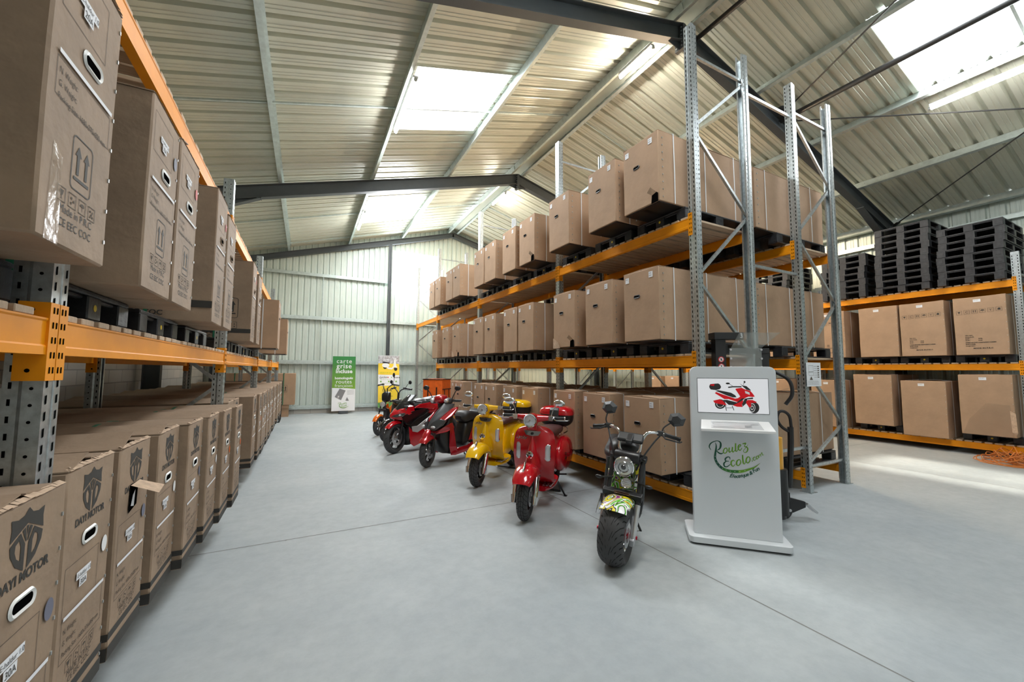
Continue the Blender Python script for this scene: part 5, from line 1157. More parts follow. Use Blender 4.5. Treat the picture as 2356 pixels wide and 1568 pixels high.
def retro(color, label, x, y, h, steer, cap, script=True):
    B = Bike('retro_scooter', label, 'scooter', x, y, h, steer, lean=1.8)
    R = .25
    wheel(B, 0, R, .125, .145, 1, 8, 'block', 'gblack', .1, -1); wheel(B, 1.36, R, .125, .145, 0, 8, 'block', 'gblack', None)
    # fork with chrome covers
    for s in (-1, 1):
        mb = MB(); mb.tube([(-.07, s*.108, .25), (-.02, s*.108, .34), (.04, s*.1, .45)], [.036, .04, .04], 14); mb.tube([(-.1, s*.11, .2), (-.06, s*.11, .27)], [.034, .05], 14); mb.lathe([(0, -.02), (.05, -.02), (.055, 0), (.03, .03), (0, .03)], (-.03, s*.11, .23), (0, s, 0), 18); B('fork_cover', mb, ['chrome'], st=1)
    # mudguard
    mb = fender(.0, R, .36, .255, .1*PI, PI*.8, .12, lipfront=1, thick=.008); B('front_mudguard', mb, [color], st=1)
    mb = ell((-.12, 0, .6), (.1, .014, .03), 8, 12); mb.xf(Matrix.Translation((-.1, 0, .58)) @ Matrix.Rotation(-.75, 4, 'Y') @ Matrix.Translation((.1, 0, -.58))); B('mudguard_crest', mb, ['chrome'], st=1)
    for s in (-1, 1): mb = MB(); mb.lathe([(0, 0), (.026, 0), (.024, .006), (0, .008)], (.07, s*.117, .42), (0, s, 0), 14); B('side_reflector', mb, ['amber'], st=1)
    # leg shield
    secs = [(.2, .16, .62), (.26, .2, .5), (.34, .225, .37), (.48, .24, .27), (.64, .25, .23), (.8, .25, .235), (.9, .23, .25), (.955, .17, .262), (.975, .08, .27)]
    mb = MB(); P = smooth_pts([(a, b, c) for a, b, c in secs], 3); rings = []
    for p in P:
        z, hw, xx = p; out = []; k = 12
        for j in range(k+1): q = -1+2*j/k; out.append((xx+.075*abs(q)**2.2, hw*q, z+.02*(1-q*q)))
        for j in range(k+1): q = 1-2*j/k; out.append((xx+.026+.07*abs(q)**2.2*.9, hw*q*.97, z+.02*(1-q*q)))
        rings.append(out)
    mb.loft(rings, 0); sh = B('leg_shield', mb, [color])
    mb = MB(); mb.tube(smooth_pts([(P[i].z+.075+.0, 0, 0) for i in (0, 1)], 1), .001, 3) if 0 else None
    # central horn cover running down the shield
    mb = MB(); rings = []
    for z, hw, x0, dp in ((.46, .1, .2, .14), (.5, .105, .14, .17), (.6, .085, .135, .15), (.68, .062, .15, .11), (.78, .04, .175, .075), (.86, .02, .215, .05), (.93, .012, .25, .03)):
        rings.append([(x0+dp*(1-math.cos(t)), hw*math.sin(t), z) for t in [(-PI*.5+PI*j/10) for j in range(11)]]+[(x0+dp+.05, hw, z), (x0+dp+.05, -hw, z)])
    mb.loft(rings, 0); B('horn_cover', mb, [color], sh)
    mb = MB(); mb.lathe([(0, 0), (.044, 0), (.042, .01), (.028, .016), (0, .02)], (.134, 0, .675), (-1, 0, 0), 18)
    for k in range(3): t = k*2*PI/3+PI/2; mb.obox((.116, .02*math.cos(t), .675+.02*math.sin(t)), (.006, .018, .018), None, 1)
    B('round_emblem', mb, ['chrome', 'gblack'], sh)
    mb = MB(); q = lambda a, b, d: Vector((.212+d+abs(a)*.14, a, b)); W_ = [(-.105, .935), (.105, .935), (.075, .885), (.02, .878), (-.02, .878), (-.075, .885)]
    mb.prism(W_, q, -.012, .02); mb.lathe([(0, 0), (.016, 0), (.014, .008), (0, .008)], (.2, 0, .905), (-1, 0, 0), 12, 1); B('winged_badge', mb, ['chrome', 'gblack'], sh)
    for s in (-1, 1):
        mb = MB(); mb.loft([[(.262+d+.045*(abs(s*.175+a)/.25)**2, s*.175+a, .69+b) for a, b in rrect(w_, h_, w_/2-.001, 6)] for w_, h_, d in ((.076, .2, .02), (.076, .2, -.01), (.058, .18, -.02))], 0); tl = B('turn_signal', mb, ['chrome'], sh)
        mb = MB(); mb.loft([[(.262+d+.045*(abs(s*.175+a)/.25)**2, s*.175+a, .69+b) for a, b in rrect(w_, h_, w_/2-.001, 6)] for w_, h_, d in ((.056, .176, -.016), (.05, .168, -.026), (.024, .13, -.031))], 0); B('signal_lens', mb, ['lens'], tl)
    mb = text_mb('Lycke', .085, lambda a, b: (.246-.001+.075*(abs(-.055-a*-1-.15+.0)/.22)**2*0+.006, .175-a, .835+b), 0, shear=.45)
    mb = text_mb('Lycke', .062, lambda a, b: (lambda yy_: (.2335+.075*(abs(yy_)/.25)**2.2-.003+(.855-.8)*.1, yy_, .825+b))(.222-a), 0, shear=.5, bold=.001); B('script_badge', mb, ['chrome'], sh, fix=False)
    # headset
    mb = ell((.24, 0, 1.06), (.13, .075, .075), 12, 20, .9); mb.tube([(.24, 0, .95), (.24, 0, 1.05)], [.05, .06], 16)
    rg = [[(xx+(.05+0)*0+rx*math.cos(t), yy, 1.075+.012*(abs(yy)/.2)+rz*math.sin(t)) for t in [2*PI*j/14 for j in range(14)]] for yy, xx, rx, rz in ((-.21, .27, .022, .026), (-.15, .265, .028, .032), (-.07, .25, .05, .045), (0, .24, .06, .05), (.07, .25, .05, .045), (.15, .265, .028, .032), (.21, .27, .022, .026))]
    mb.loft(rg, 0); B('headset_cover', mb, [color], st=1)
    mb = MB(); mb.lathe([(.058, .02), (.076, 0), (.08, -.02), (.074, -.034), (.064, -.03)], (.12, 0, 1.065), (1, 0, 0), 28); hr = B('headlight_ring', mb, ['chrome'], st=1)
    mb = MB(); mb.lathe([(.07, -.012), (.066, -.03), (.04, -.036), (.0, -.038)], (.125, 0, 1.065), (1, 0, 0), 28); mb.lathe([(.014, -.0385), (.012, -.045), (0, -.046)], (.125, 0, 1.065), (1, 0, 0), 12, 1); B('headlight_lens', mb, ['lens', 'chrome'], hr, st=1)
    ends = []
    for s in (-1, 1):
        mb = MB(); mb.tube([(.27, s*.18, 1.085), (.28, s*.25, 1.09)], .02, 12); mb.obox((.27, s*.21, 1.085), (.06, .05, .055)); mb.lathe([(0, 0), (.022, 0), (.022, .012), (0, .012)], (.285, s*.365, 1.09), (0, s, 0), 12); B('bar_end_fitting', mb, ['chrome'], st=1, bevel=.003)
        ends.append(((.28, s*.25, 1.09), (.29, s*.365, 1.088)))
    grips(B, ends, 'gblack', .018, 'chrome', .17)
    for s in (-1, 1): mirror(B, (.28, s*.21, 1.1), (.29, s*.24, 1.2), (.3, s*.3, 1.26), (.025, .07, .042), ('chrome', 'lens'), .006)
    # floor and rear body
    xs = [(.38, 0, .14, .21, .27), (.5, 0, .18, .2, .265), (.65, 0, .2, .2, .265), (.8, 0, .2, .21, .32)]
    fl = B('floorboard', xloft(xs, 20, .55), [color])
    for s in (-1, 1):
        for d in (.1, .14, .18): mb = MB(); mb.bar((.42, s*d, .272), (.78, s*d, .272), .022, .012); B('tread_strip', mb, ['alu'], fl)
    mb = xloft([(.72, 0, .1, .24, .5), (.78, 0, .13, .24, .74), (.9, 0, .15, .25, .8), (1.15, 0, .16, .3, .8), (1.42, 0, .15, .34, .77), (1.6, 0, .12, .4, .72), (1.69, 0, .08, .46, .66)], 22, .75); rb = B('rear_body', mb, [color])
    for s in (-1, 1):
        B('side_cowl', ell((1.27, s*.155, .5), (.4, .115, .235), 14, 24, .92), [color], rb)
        mb = MB()
        for k in range(4): mb.bar((.97+k*.003, s*(.252-.006*abs(k-1.5)), .56-k*.025), (1.03+k*.003, s*(.262-.006*abs(k-1.5)), .555-k*.025), .006, .006)
        B('cowl_vent', mb, ['gblack'], rb)
    mb = xloft([(.68, 0, .06, .78, .83), (.74, 0, .13, .77, .87), (.9, 0, .155, .77, .895), (1.15, 0, .15, .76, .88), (1.35, 0, .13, .76, .87), (1.42, 0, .09, .77, .84)], 22, .7); B('seat', mb, ['seat_br'])
    mb = MB()
    for s in (-1, 1): mb.tube(smooth_pts([(1.3, s*.15, .76), (1.46, s*.17, .77), (1.64, s*.12, .8), (1.67, 0, .8)], 5), .01, 8)
    mb.obox((1.53, 0, .8), (.24, .2, .02)); B('luggage_rack', mb, ['chrome'])
    # top case
    cz = .99; tc = thing_part(B, 'top_case')
    B('case_lid', ell((1.52, 0, cz), (.2, .25, .13), 12, 28, .62, 0.02, 1), [color], tc); B('case_base', ell((1.52, 0, cz), (.19, .235, .17), 12, 28, .6, -.96, 0.02), ['gblack'], tc)
    mb = MB(); mb.loft([[(1.52-.205-.002, a, cz+.03+b) for a, b in rrect(.13, .1, .015)], [(1.52-.16, a, cz+.045+b) for a, b in rrect(.13, .14, .015)]], 0); B('case_latch', mb, ['dgrey'], tc, bevel=.004)
    side_stand(B, .95, -.12, .25, (.98, -.26, .0)); mb = MB(); mb.tube([(1.05, -.12, .22), (1.12, -.16, .02), (1.12, .16, .02), (1.05, .12, .22)], .013, 8); B('centre_stand', mb, ['gblack'])
    mb = MB(); mb.tube([(1.16, .15, .2), (1.36, .15, .23)], .03, 10); B('motor_arm', mb, ['gblack'])
    mb = MB(); mb.lathe([(0, 0), (.03, 0), (.03, .01), (0, .012)], (1.69, 0, .6), (1, 0, 0), 14); B('tail_light', mb, ['amber'])
    for s in (-1, 1): mb = MB(); mb.tube([(1.1, s*.11, .24), (1.12, s*.24, .25)], .012, 8); B('foot_peg', mb, ['gblack'])
    return B
def thing_part(B, name):
    e = bpy.data.objects.new(name, None); e.parent = B.root; e.empty_display_size = .05; COL.objects.link(e); return e
retro('yellow', 'glossy yellow retro scooter with matching top case, parked behind the red retro one', 2.219, 5.31, 41, 6, 0)
retro('red', 'glossy red retro scooter with brown seat and red top case, nearest retro scooter', 2.206, 3.912, 43.5, 4, 0)

# ---------------- graffiti wrapped chopper
B = Bike('electric_chopper', 'fat tyred chopper scooter with graffiti wrap, parked beside the kiosk', 'scooter', 2.385, 2.69, 51, -18, .2, 5)
R = .262; wheel(B, 0, R, .215, .165, 1, 10, 'swoop', 'chrome', .1, -1, 'redm', 1); wheel(B, 1.4, R, .215, .165, 0, 10, 'swoop', 'chrome', None, 1, 'alu', 1)
for s in (-1, 1):
    mb = MB(); mb.tube([(-.02, s*.135, .24), (.09, s*.135, .5)], [.026, .027], 14); mb.obox((-.02, s*.135, .235), (.06, .035, .06), Matrix.Rotation(-.4, 3, 'Y')); B('fork_leg', mb, ['alu'], st=1)
    mb = MB(); mb.tube([(.08, s*.135, .48), (.25, s*.13, .89)], .021, 12); B('fork_tube', mb, ['gblack'], st=1)
    mb = MB(); mb.lathe([(0, 0), (.012, 0), (.02, .006), (0, .012)], (.08, s*.13, .46), (-1, s*.3, 0), 10); B('side_reflector', mb, ['amber'], st=1)
    mb = MB(); mb.lathe([(0, 0), (.018, 0), (.014, .02), (0, .022)], (0, s*.15, .262), (0, s, 0), 8); B('axle_nut', mb, ['redm'], st=1)
mb = fender(0, R, .305, .235, .27*PI, .72*PI, .05, n=16); B('front_mudguard', mb, ['graf'], st=1)
mb = MB(); mb.obox((.105, 0, .56), (.06, .34, .06), Matrix.Rotation(-.4, 3, 'Y')); B('lower_fork_clamp', mb, ['gblack'], st=1, bevel=.008); mb = MB(); mb.obox((.24, 0, .86), (.07, .32, .045), Matrix.Rotation(-.4, 3, 'Y')); B('upper_fork_clamp', mb, ['gblack'], st=1, bevel=.008)
mb = MB(); mb.obox((.068, 0, .575), (.004, .13, .03), Matrix.Rotation(-.4, 3, 'Y')); mb.merge(text_mb('HAWK-MOTOR', .02, lambda a, b: (.0635+b*.4, .062-a*.95, .567+b), 1)); B('name_plate', mb, ['seat_br', 'chrome'], st=1, fix=False)
M['cream'] = mat('cream_enamel', (.5, .45, .3), .5)
mb = MB(); mb.lathe([(0, .1), (.05, .09), (.078, .05), (.088, 0), (.09, -.018), (.082, -.03), (.074, -.022)], (.1, 0, .8), (1, 0, .08), 28); hl = B('headlight', mb, ['chrome'], st=1)
mb = MB(); mb.lathe([(.076, -.02), (.05, -.03), (.028, -.03), (.0, -.036)], (.1, 0, .8), (1, 0, .08), 28); mb.lathe([(.05, -.031), (.045, -.037), (.04, -.031)], (.1, 0, .8), (1, 0, .08), 24, 1); mb.lathe([(.022, -.034), (.016, -.042), (0, -.044)], (.1, 0, .8), (1, 0, .08), 14, 2); B('headlight_lens', mb, ['lens', 'chrome', 'lens_d'], hl, st=1)
mb = MB(); mb.lathe([(0, .05), (.035, .04), (.048, 0), (.044, -.014), (.038, -.006)], (.095, -.03, .665), (1, 0, .05), 22); fl = B('fog_lamp', mb, ['chrome'], st=1)
mb = MB(); mb.lathe([(.04, -.008), (0, -.014)], (.095, -.03, .665), (1, 0, .05), 18)
for k in (-1, 0, 1): mb.bar((.079, -.065, .665+k*.014), (.079, .005, .665+k*.014), .004, .003, (0, 0, 1), 1)
B('fog_lens', mb, ['lens', 'chrome'], fl, st=1)
for s in (-1, 1): mb = MB(); mb.tube([(.14, s*.1, .68), (.1, s*.19, .67)], .008, 8); mb.merge(ell((.09, s*.215, .67), (.018, .035, .016), 8, 12)); B('turn_signal', mb, ['gblack'], st=1)
# tank, dash, bars
mb = xloft([(.3, 0, .05, .84, .92), (.34, 0, .12, .78, .97), (.5, 0, .15, .74, 1.0), (.72, 0, .13, .74, .95), (.88, 0, .08, .76, .88)], 22, .85); B('tank', mb, ['gblack'])
mb = MB(); mb.lathe([(0, -.11), (.045, -.11), (.05, -.1), (.05, .1), (.045, .11), (0, .11)], (.2, 0, .87), (0, 1, 0), 20); B('horn_barrel', mb, ['gblack'], st=1)
mb = MB(); mb.obox((.27, 0, 1.03), (.1, .23, .035), Matrix.Rotation(-.7, 3, 'Y')); mb.obox((.25, 0, 1.02), (.12, .06, .05), Matrix.Rotation(-.5, 3, 'Y')); ds = B('dashboard', mb, ['gblack'], st=1, bevel=.012)
for s in (-1, 1): mb = MB(); mb.tube(smooth_pts([(.25, s*.05, .88), (.25, s*.09, .93), (.28, s*.1, 1.02), (.31, s*.14, 1.09), (.35, s*.21, 1.1), (.39, s*.28, 1.085)], 6), .0135, 12); B('handlebar', mb, ['chrome'], st=1)
grips(B, [((.38, -.27, 1.09), (.43, -.4, 1.06)), ((.38, .27, 1.09), (.43, .4, 1.06))], 'gblack', .019, 'gblack', .16, -.08)
for s in (-1, 1): mirror(B, (.37, s*.25, 1.1), (.37, s*.27, 1.16), (.36, .24 if s > 0 else -.37, 1.27 if s > 0 else 1.24), (.02, .075, .065), ('dgrey', 'lens'), .007, 1)
for s in (-1, 1):
    mb = MB(); mb.tube(smooth_pts([(.36, s*.24, 1.08), (.28, s*.19, 1.0), (.19, s*.12, .86), (.22, s*.08, .76)], 6), .008, 7); B('brake_hose', mb, ['gblack'], st=1)
# body plates, bent frame tubes, seat
for s in (-1, 1):
    B('side_plate', plate([(.26, .78), (.36, .8), (.5, .62), (.56, .4), (.5, .26), (.4, .28), (.34, .45)], s*.1-.012, s*.1+.012), ['graf'], bevel=.004)
    mb = MB(); mb.tube(smooth_pts([(.33, s*.16, .82), (.32, s*.17, .6), (.36, s*.17, .4), (.5, s*.16, .25), (.9, s*.15, .22)], 6), .014, 10); B('crash_bar', mb, ['dgrey'])
    mb = MB(); mb.tube(smooth_pts([(.36, s*.13, .86), (.7, s*.13, .66), (1.0, s*.12, .6), (1.5, s*.12, .64)], 5), .02, 10); B('frame_tube', mb, ['gblack'])
    mb = MB(); mb.tube([(.95, s*.14, .3), (1.4, s*.14, R)], .02, 8); B('swing_arm', mb, ['gblack'])
B('battery_box', xloft([(.42, 0, .09, .28, .7), (.5, 0, .11, .24, .72), (.9, 0, .12, .22, .62), (1.0, 0, .1, .24, .6)], 16, .4), ['graf'])
B('seat', xloft([(.8, 0, .08, .7, .76), (.9, 0, .15, .68, .8), (1.15, 0, .17, .66, .78), (1.3, 0, .13, .68, .86), (1.55, 0, .11, .74, .86)], 20, .7), ['seat_bl'])
B('rear_mudguard', fender(1.4, R, .32, .24, -.1, PI*.8, .05), ['graf'])
mb = MB(); mb.tube([(.5, -.12, .3), (.55, -.2, .29)], .012, 8); mb.tube([(.5, .12, .3), (.55, .2, .29)], .012, 8); mb.tube([(.52, -.2, .29), (.52, .2, .29)], .01, 6); B('foot_pegs', mb, ['alu'])
mb = MB(); mb.lathe([(0, 0), (.03, 0), (.03, .05), (0, .05)], (.35, .13, .5), (0, 1, 0), 12); mb.tube([(.3, .19, .48), (.3, .22, .3)], .02, 8); B('shock_reservoir', mb, ['chrome'])
side_stand(B, .75, -.14, .22, (.8, -.25, .0))

# ---------------- modern red step-through scooter
B = Bike('step_through_scooter', 'metallic red and black step-through scooter between the sport motorcycle and yellow scooter', 'scooter', 1.889, 6.706, 26, 22)
R = .245; wheel(B, 0, R, .11, .165, 1, 5, 'road', 'gblack', .1, -1); wheel(B, 1.4, R, .12, .165, 0, 5, 'road', 'gblack')
for s in (-1, 1): mb = MB(); mb.tube([(0, s*.08, .23), (.1, s*.08, .55)], .019, 10); B('fork_leg', mb, ['gblack'], st=1)
mb = fender(0, R, .3, .18, .2*PI, PI*.78, .08, lipfront=1); B('front_mudguard', mb, ['red2'], st=1)
mb = ell((-.06, 0, .53), (.15, .07, .05), 10, 16); mb.xf(Matrix.Translation((-.06, 0, .53)) @ Matrix.Rotation(-.75, 4, 'Y') @ Matrix.Translation((.06, 0, -.53))); B('mudguard_beak', mb, ['red2'], st=1)
mb = MB(); rings = []
for z, hw, x0 in ((.6, .02, .02), (.66, .07, .04), (.76, .13, .12), (.87, .14, .23), (.95, .12, .33), (1.02, .07, .42)): rings.append([(x0+.14*abs(q)**1.7, hw*q, z+.02*(1-abs(q))) for q in [-1+j/5 for j in range(11)]]+[(x0+.2, hw*.95, z), (x0+.2, -hw*.95, z)])
mb.loft(rings, 0); nose = B('front_panel', mb, ['dgrey'])
def slab(P, off=(.04, 0), s=1):
    n = len(P); m_ = MB(); m_.add([(a, s*b_, c_) for a, b_, c_ in P]+[(a+off[0], s*(b_-off[1]), c_) for a, b_, c_ in P], [tuple(range(n)), tuple(range(2*n-1, n-1, -1))]+[(k, (k+1) % n, n+(k+1) % n, n+k) for k in range(n)]); return m_
for s in (-1, 1):
    wg = B('front_wing', slab([(.1, .12, .72), (.2, .2, .74), (.38, .245, .84), (.52, .23, .95), (.54, .19, .98), (.44, .17, .96), (.3, .15, .88), (.2, .13, .8)], (.06, .02), s), ['red2'], bevel=.012)
    B('headlight', slab([(.0, .035, .63), (.05, .14, .605), (.16, .215, .68), (.25, .225, .765), (.17, .16, .79), (.06, .085, .735)], (.05, .01), s), ['lens_d'], nose, bevel=.008)
    B('headlight_reflector', ell((.055, s*.115, .66), (.03, .055, .025), 8, 12), ['lens'], nose)
    B('lower_wing', slab([(.04, .03, .59), (.1, .14, .585), (.22, .215, .66), (.36, .245, .72), (.42, .245, .62), (.3, .2, .56), (.14, .1, .53)], (.05, .02), s), ['red2'], wg, bevel=.01)
    B('leg_shield_edge', slab([(.34, .235, .66), (.42, .24, .64), (.5, .235, .3), (.56, .225, .18), (.42, .19, .14), (.36, .2, .3)], (.03, .02), s), ['red2'], bevel=.01)
    mb = MB(); rings = []
    for xx, zl, zh, yy in ((.42, .15, .2, .2), (.5, .14, .25, .215), (.8, .16, .26, .2), (1.0, .2, .3, .18), (1.1, .24, .3, .16)): rings.append([(xx, s*yy, zl), (xx, s*(yy+.012), (zl+zh)/2), (xx, s*yy, zh), (xx+.01, s*(yy-.03), zh), (xx+.01, s*(yy-.03), zl)])
    mb.loft(rings, 0); B('lower_skirt', mb, ['red2'])
mb = xloft([(.24, 0, .1, .42, .58), (.32, 0, .17, .22, .68), (.4, 0, .18, .16, .86), (.48, 0, .17, .18, .98), (.54, 0, .1, .3, .98)], 16, .5); B('inner_leg_shield', mb, ['gblack'])
mb = xloft([(.44, 0, .19, .16, .3), (.55, 0, .2, .16, .27), (.8, 0, .19, .17, .27), (.9, 0, .17, .18, .32)], 16, .35); fb = B('floorboard', mb, ['dgrey'])
mb = MB()
for k in range(14): mb.bar((.52+k*.026, -.16, .274), (.52+k*.026, .16, .274), .01, .006)
B('ribbed_mat', mb, ['gblack'], fb)['kind'] = 'stuff'
mb = xloft([(.8, 0, .1, .24, .5), (.86, 0, .14, .24, .66), (1.0, 0, .15, .28, .7), (1.3, 0, .16, .42, .72), (1.6, 0, .12, .56, .76), (1.82, 0, .06, .66, .76)], 20, .65); rb = B('rear_body', mb, ['gblack'])
for s in (-1, 1): B('side_panel', plate([(.9, .34), (1.05, .34), (1.75, .64), (1.84, .74), (1.3, .68), (1.0, .56)], s*.15-.02, s*.165+.02), ['red2'], rb, bevel=.01)
mb = xloft([(.78, 0, .08, .72, .78), (.86, 0, .15, .66, .86), (1.0, 0, .165, .68, .87), (1.2, 0, .16, .7, .84), (1.3, 0, .15, .72, .92), (1.65, 0, .12, .76, .93), (1.72, 0, .06, .8, .88)], 20, .6); B('seat', mb, ['seat_bl'])
mb = ell((.51, 0, 1.1), (.15, .12, .085), 12, 20, .85); mb.tube([(.52, 0, .9), (.52, 0, 1.08)], [.06, .07], 14, 1); hs = B('headset_cover', mb, ['red2', 'gblack'], st=1)
for s in (-1, 1):
    B('headset_side', ell((.53, s*.14, 1.07), (.11, .07, .055), 10, 16, .8), ['dgrey'], hs, st=1); B('turn_signal', ell((.43, s*.135, 1.075), (.04, .045, .04), 8, 14), ['lens'], hs, st=1)
grips(B, [((.58, -.22, 1.08), (.63, -.35, 1.07)), ((.58, .22, 1.08), (.63, .35, 1.07))], 'gblack', .018, 'gblack', .15)
for s in (-1, 1): mirror(B, (.56, s*.19, 1.1), (.55, s*.24, 1.2), (.53, s*.31, 1.3), (.03, .06, .045), ('gblack', 'lens'), .009)
side_stand(B, .85, -.1, .2, (.9, -.22, 0)); mb = MB(); mb.tube([(1.05, -.12, .24), (1.12, -.15, .02), (1.12, .15, .02), (1.05, .12, .24)], .013, 8); B('centre_stand', mb, ['gblack'])
mb = MB(); mb.tube([(1.0, .13, .24), (1.4, .13, .24)], .03, 8); B('swing_arm', mb, ['gblack'])

# ---------------- sport motorcycle
B = Bike('sport_motorcycle', 'red black and silver sport motorcycle with a smoked windscreen', 'motorcycle', 1.622, 8.084, 25, 14)
R = .3; wheel(B, 0, R, .13, .215, 1, 5, 'road', 'gblack', .15, -1); wheel(B, 1.42, R, .15, .215, 0, 5, 'road', 'gblack', .12, -1)
for s in (-1, 1): mb = MB(); mb.tube([(0, s*.1, .27), (.18, s*.1, .85)], [.026, .023], 12); B('fork_leg', mb, ['gblack'], st=1)
B('front_mudguard', fender(0, R, .335, .15, .15*PI, PI*.78, .06, lipfront=1), ['red'], st=1)
mb = MB(); rings = []
for xx, hw, zl, zh in ((-.1, .02, .7, .76), (-.04, .09, .66, .8), (.08, .16, .64, .88), (.22, .19, .62, .92), (.36, .17, .68, .93)): rings.append([(xx, -hw, (zl+zh)/2-.02), (xx, -hw*.8, zh-.03), (xx, 0, zh), (xx, hw*.8, zh-.03), (xx, hw, (zl+zh)/2-.02), (xx, hw*.6, zl), (xx, -hw*.6, zl)])
mb.loft(rings, 0); fr = B('nose_fairing', mb, ['red'], st=0)
for s in (-1, 1):
    mb = MB(); q = [(-.09, .02, .715), (-.02, .1, .7), (.1, .172, .73), (.13, .18, .78), (.03, .13, .775), (-.05, .07, .75)]
    mb.add([(a-.012, s*(b+.012), c) for a, b, c in q]+[(a+.03, s*(b-.03), c) for a, b, c in q], [tuple(range(6)), tuple(range(11, 5, -1))]+[(i, (i+1) % 6, 6+(i+1) % 6, 6+i) for i in range(6)]); B('headlight', mb, ['lens_d'], fr, bevel=.005)
    B('headlight_reflector', ell((.02, s*.145, .74), (.03, .02, .016), 8, 12), ['lens'], fr)
    B('black_side_fairing', plate([(.05, .72), (.3, .8), (.62, .84), (.75, .78), (.6, .7), (.42, .64), (.25, .52), (.14, .56)], s*.165-.015, s*.165+.015), ['glossb'], bevel=.006)
    B('silver_side_panel', plate([(.28, .5), (.42, .5), (.98, .8), (1.02, .86), (.98, .74), (.85, .62), (.7, .5), (.42, .37), (.3, .4)], s*.19-.012, s*.19+.012), ['silver'], bevel=.005)
    B('silver_vent', plate([(.52, .5), (.6, .46), (.78, .56), (.76, .62)], s*.205-.004, s*.205+.004), ['dgrey'])
    B('belly_panel', plate([(.22, .5), (.3, .42), (.45, .37), (.7, .5), (.85, .6), (.92, .5), (.98, .3), (.75, .2), (.35, .1), (.27, .16), (.24, .3)], s*.175-.012, s*.175+.012), ['red'], bevel=.005)
    B('belly_inlay', plate([(.5, .17), (.7, .22), (.9, .3), (.9, .42), (.78, .4), (.6, .26)], s*.19-.004, s*.19+.006), ['gblack'])
    B('flank_panel', plate([(.36, .86), (.6, .84), (.84, .8), (.95, .86), (.8, .95), (.5, .93)], s*.14-.03, s*.14+.02), ['red'], bevel=.01)
B('radiator_shroud', xloft([(.24, 0, .15, .16, .5), (.3, 0, .16, .12, .6), (.9, 0, .15, .22, .66)], 16, .5), ['gblack'])
mb = MB(); rings = []
for t, hw, xx, zz in ((0, .16, .02, .83), (.3, .155, .1, .93), (.6, .14, .2, 1.02), (1, .1, .33, 1.12)): rings.append([(xx+.13*abs(q)**2, hw*q, zz) for q in [-1+j/6 for j in range(13)]]+[(xx+.006+.13*abs(q)**2, hw*q, zz) for q in [1-j/6 for j in range(13)]])
mb.loft(rings, 0); B('windscreen', mb, ['smoke'])
B('tank', xloft([(.4, 0, .1, .82, .96), (.5, 0, .15, .8, 1.02), (.68, 0, .16, .8, 1.03), (.86, 0, .12, .8, .95)], 20, .8), ['dgrey'])
B('tail_body', xloft([(.75, 0, .14, .72, .88), (.88, 0, .17, .66, .99), (1.05, 0, .175, .66, 1.02), (1.22, 0, .15, .7, .98), (1.34, 0, .08, .76, .9)], 20, .75), ['red']); B('seat', xloft([(.66, 0, .1, .95, .99), (.8, 0, .14, .97, 1.04), (1.1, 0, .13, .99, 1.07), (1.22, 0, .08, .97, 1.03)], 16, .7), ['seat_bl'])
mb = MB(); mb.tube([(.25, -.3, 1.0), (.2, -.1, .99), (.2, .1, .99), (.25, .3, 1.0)], .013, 10); B('handlebar', mb, ['gblack'], st=1)
grips(B, [((.25, -.27, .99), (.32, -.4, .975)), ((.25, .27, .99), (.32, .4, .975))], 'gblack', .019, 'gblack', .16)
B('battery_case', xloft([(.4, 0, .13, .2, .7), (.6, 0, .14, .18, .78), (1.1, 0, .12, .25, .7)], 14, .4), ['gblack']); mb = MB(); mb.tube([(1.0, .14, .38), (1.42, .14, .3)], .025, 8); mb.tube([(1.0, -.14, .38), (1.42, -.14, .3)], .025, 8); mb.tube([(1.0, -.14, .38), (1.0, .14, .38)], .025, 8); B('swing_arm', mb, ['gblack'])
side_stand(B, .95, -.15, .22, (1.0, -.28, 0))

# ---------------- orange mini scooter by the banner
B = Bike('mini_scooter', 'small orange and black scooter with tall handlebars in front of the yellow banner', 'scooter', 1.686, 10.411, 28, 24, .2)
R = .24; wheel(B, 0, R, .1, .16, 1, 6, 'road', 'gblack', .09, -1); wheel(B, 1.15, R, .1, .16, 0, 6, 'road', 'gblack')
for s in (-1, 1): mb = MB(); mb.tube([(0, s*.075, .23), (.2, s*.07, .72)], .016, 10); B('fork_leg', mb, ['gblack'], st=1)
B('front_mudguard', fender(0, R, .285, .13, .2*PI, PI*.85, .05, lipfront=1), ['orangep'], st=1)
mb = MB(); mb.lathe([(0, .07), (.05, .05), (.07, 0), (.066, -.015), (0, -.025)], (.16, 0, .75), (1, 0, 0), 20); B('headlight', mb, ['lens'], st=1)
B('front_bumper', ell((.14, 0, .62), (.05, .11, .03), 8, 14), ['gblack'], st=1)
mb = MB(); mb.tube([(.22, 0, .6), (.36, 0, 1.0)], .03, 10); B('steering_column', mb, ['gblack'], st=1)
B('front_bag', xloft([(.26, 0, .08, .84, .96), (.31, 0, .11, .8, 1.04), (.4, 0, .1, .82, 1.06), (.44, 0, .07, .86, 1.0)], 14, .5), ['gblack'], st=1)
for s in (-1, 1): mb = MB(); mb.tube(smooth_pts([(.36, s*.03, 1.0), (.3, s*.05, 1.14), (.38, s*.12, 1.23), (.42, s*.17, 1.24)], 5), .012, 8); B('handlebar', mb, ['gblack'], st=1)
grips(B, [((.42, -.17, 1.24), (.47, -.3, 1.22)), ((.42, .17, 1.24), (.47, .3, 1.22))], 'gblack', .017, 'gblack', .15)
for s in (-1,): mirror(B, (.41, s*.15, 1.25), (.4, s*.17, 1.36), (.41, s*.16, 1.49), (.02, .035, .06), ('gblack', 'lens'), .006)
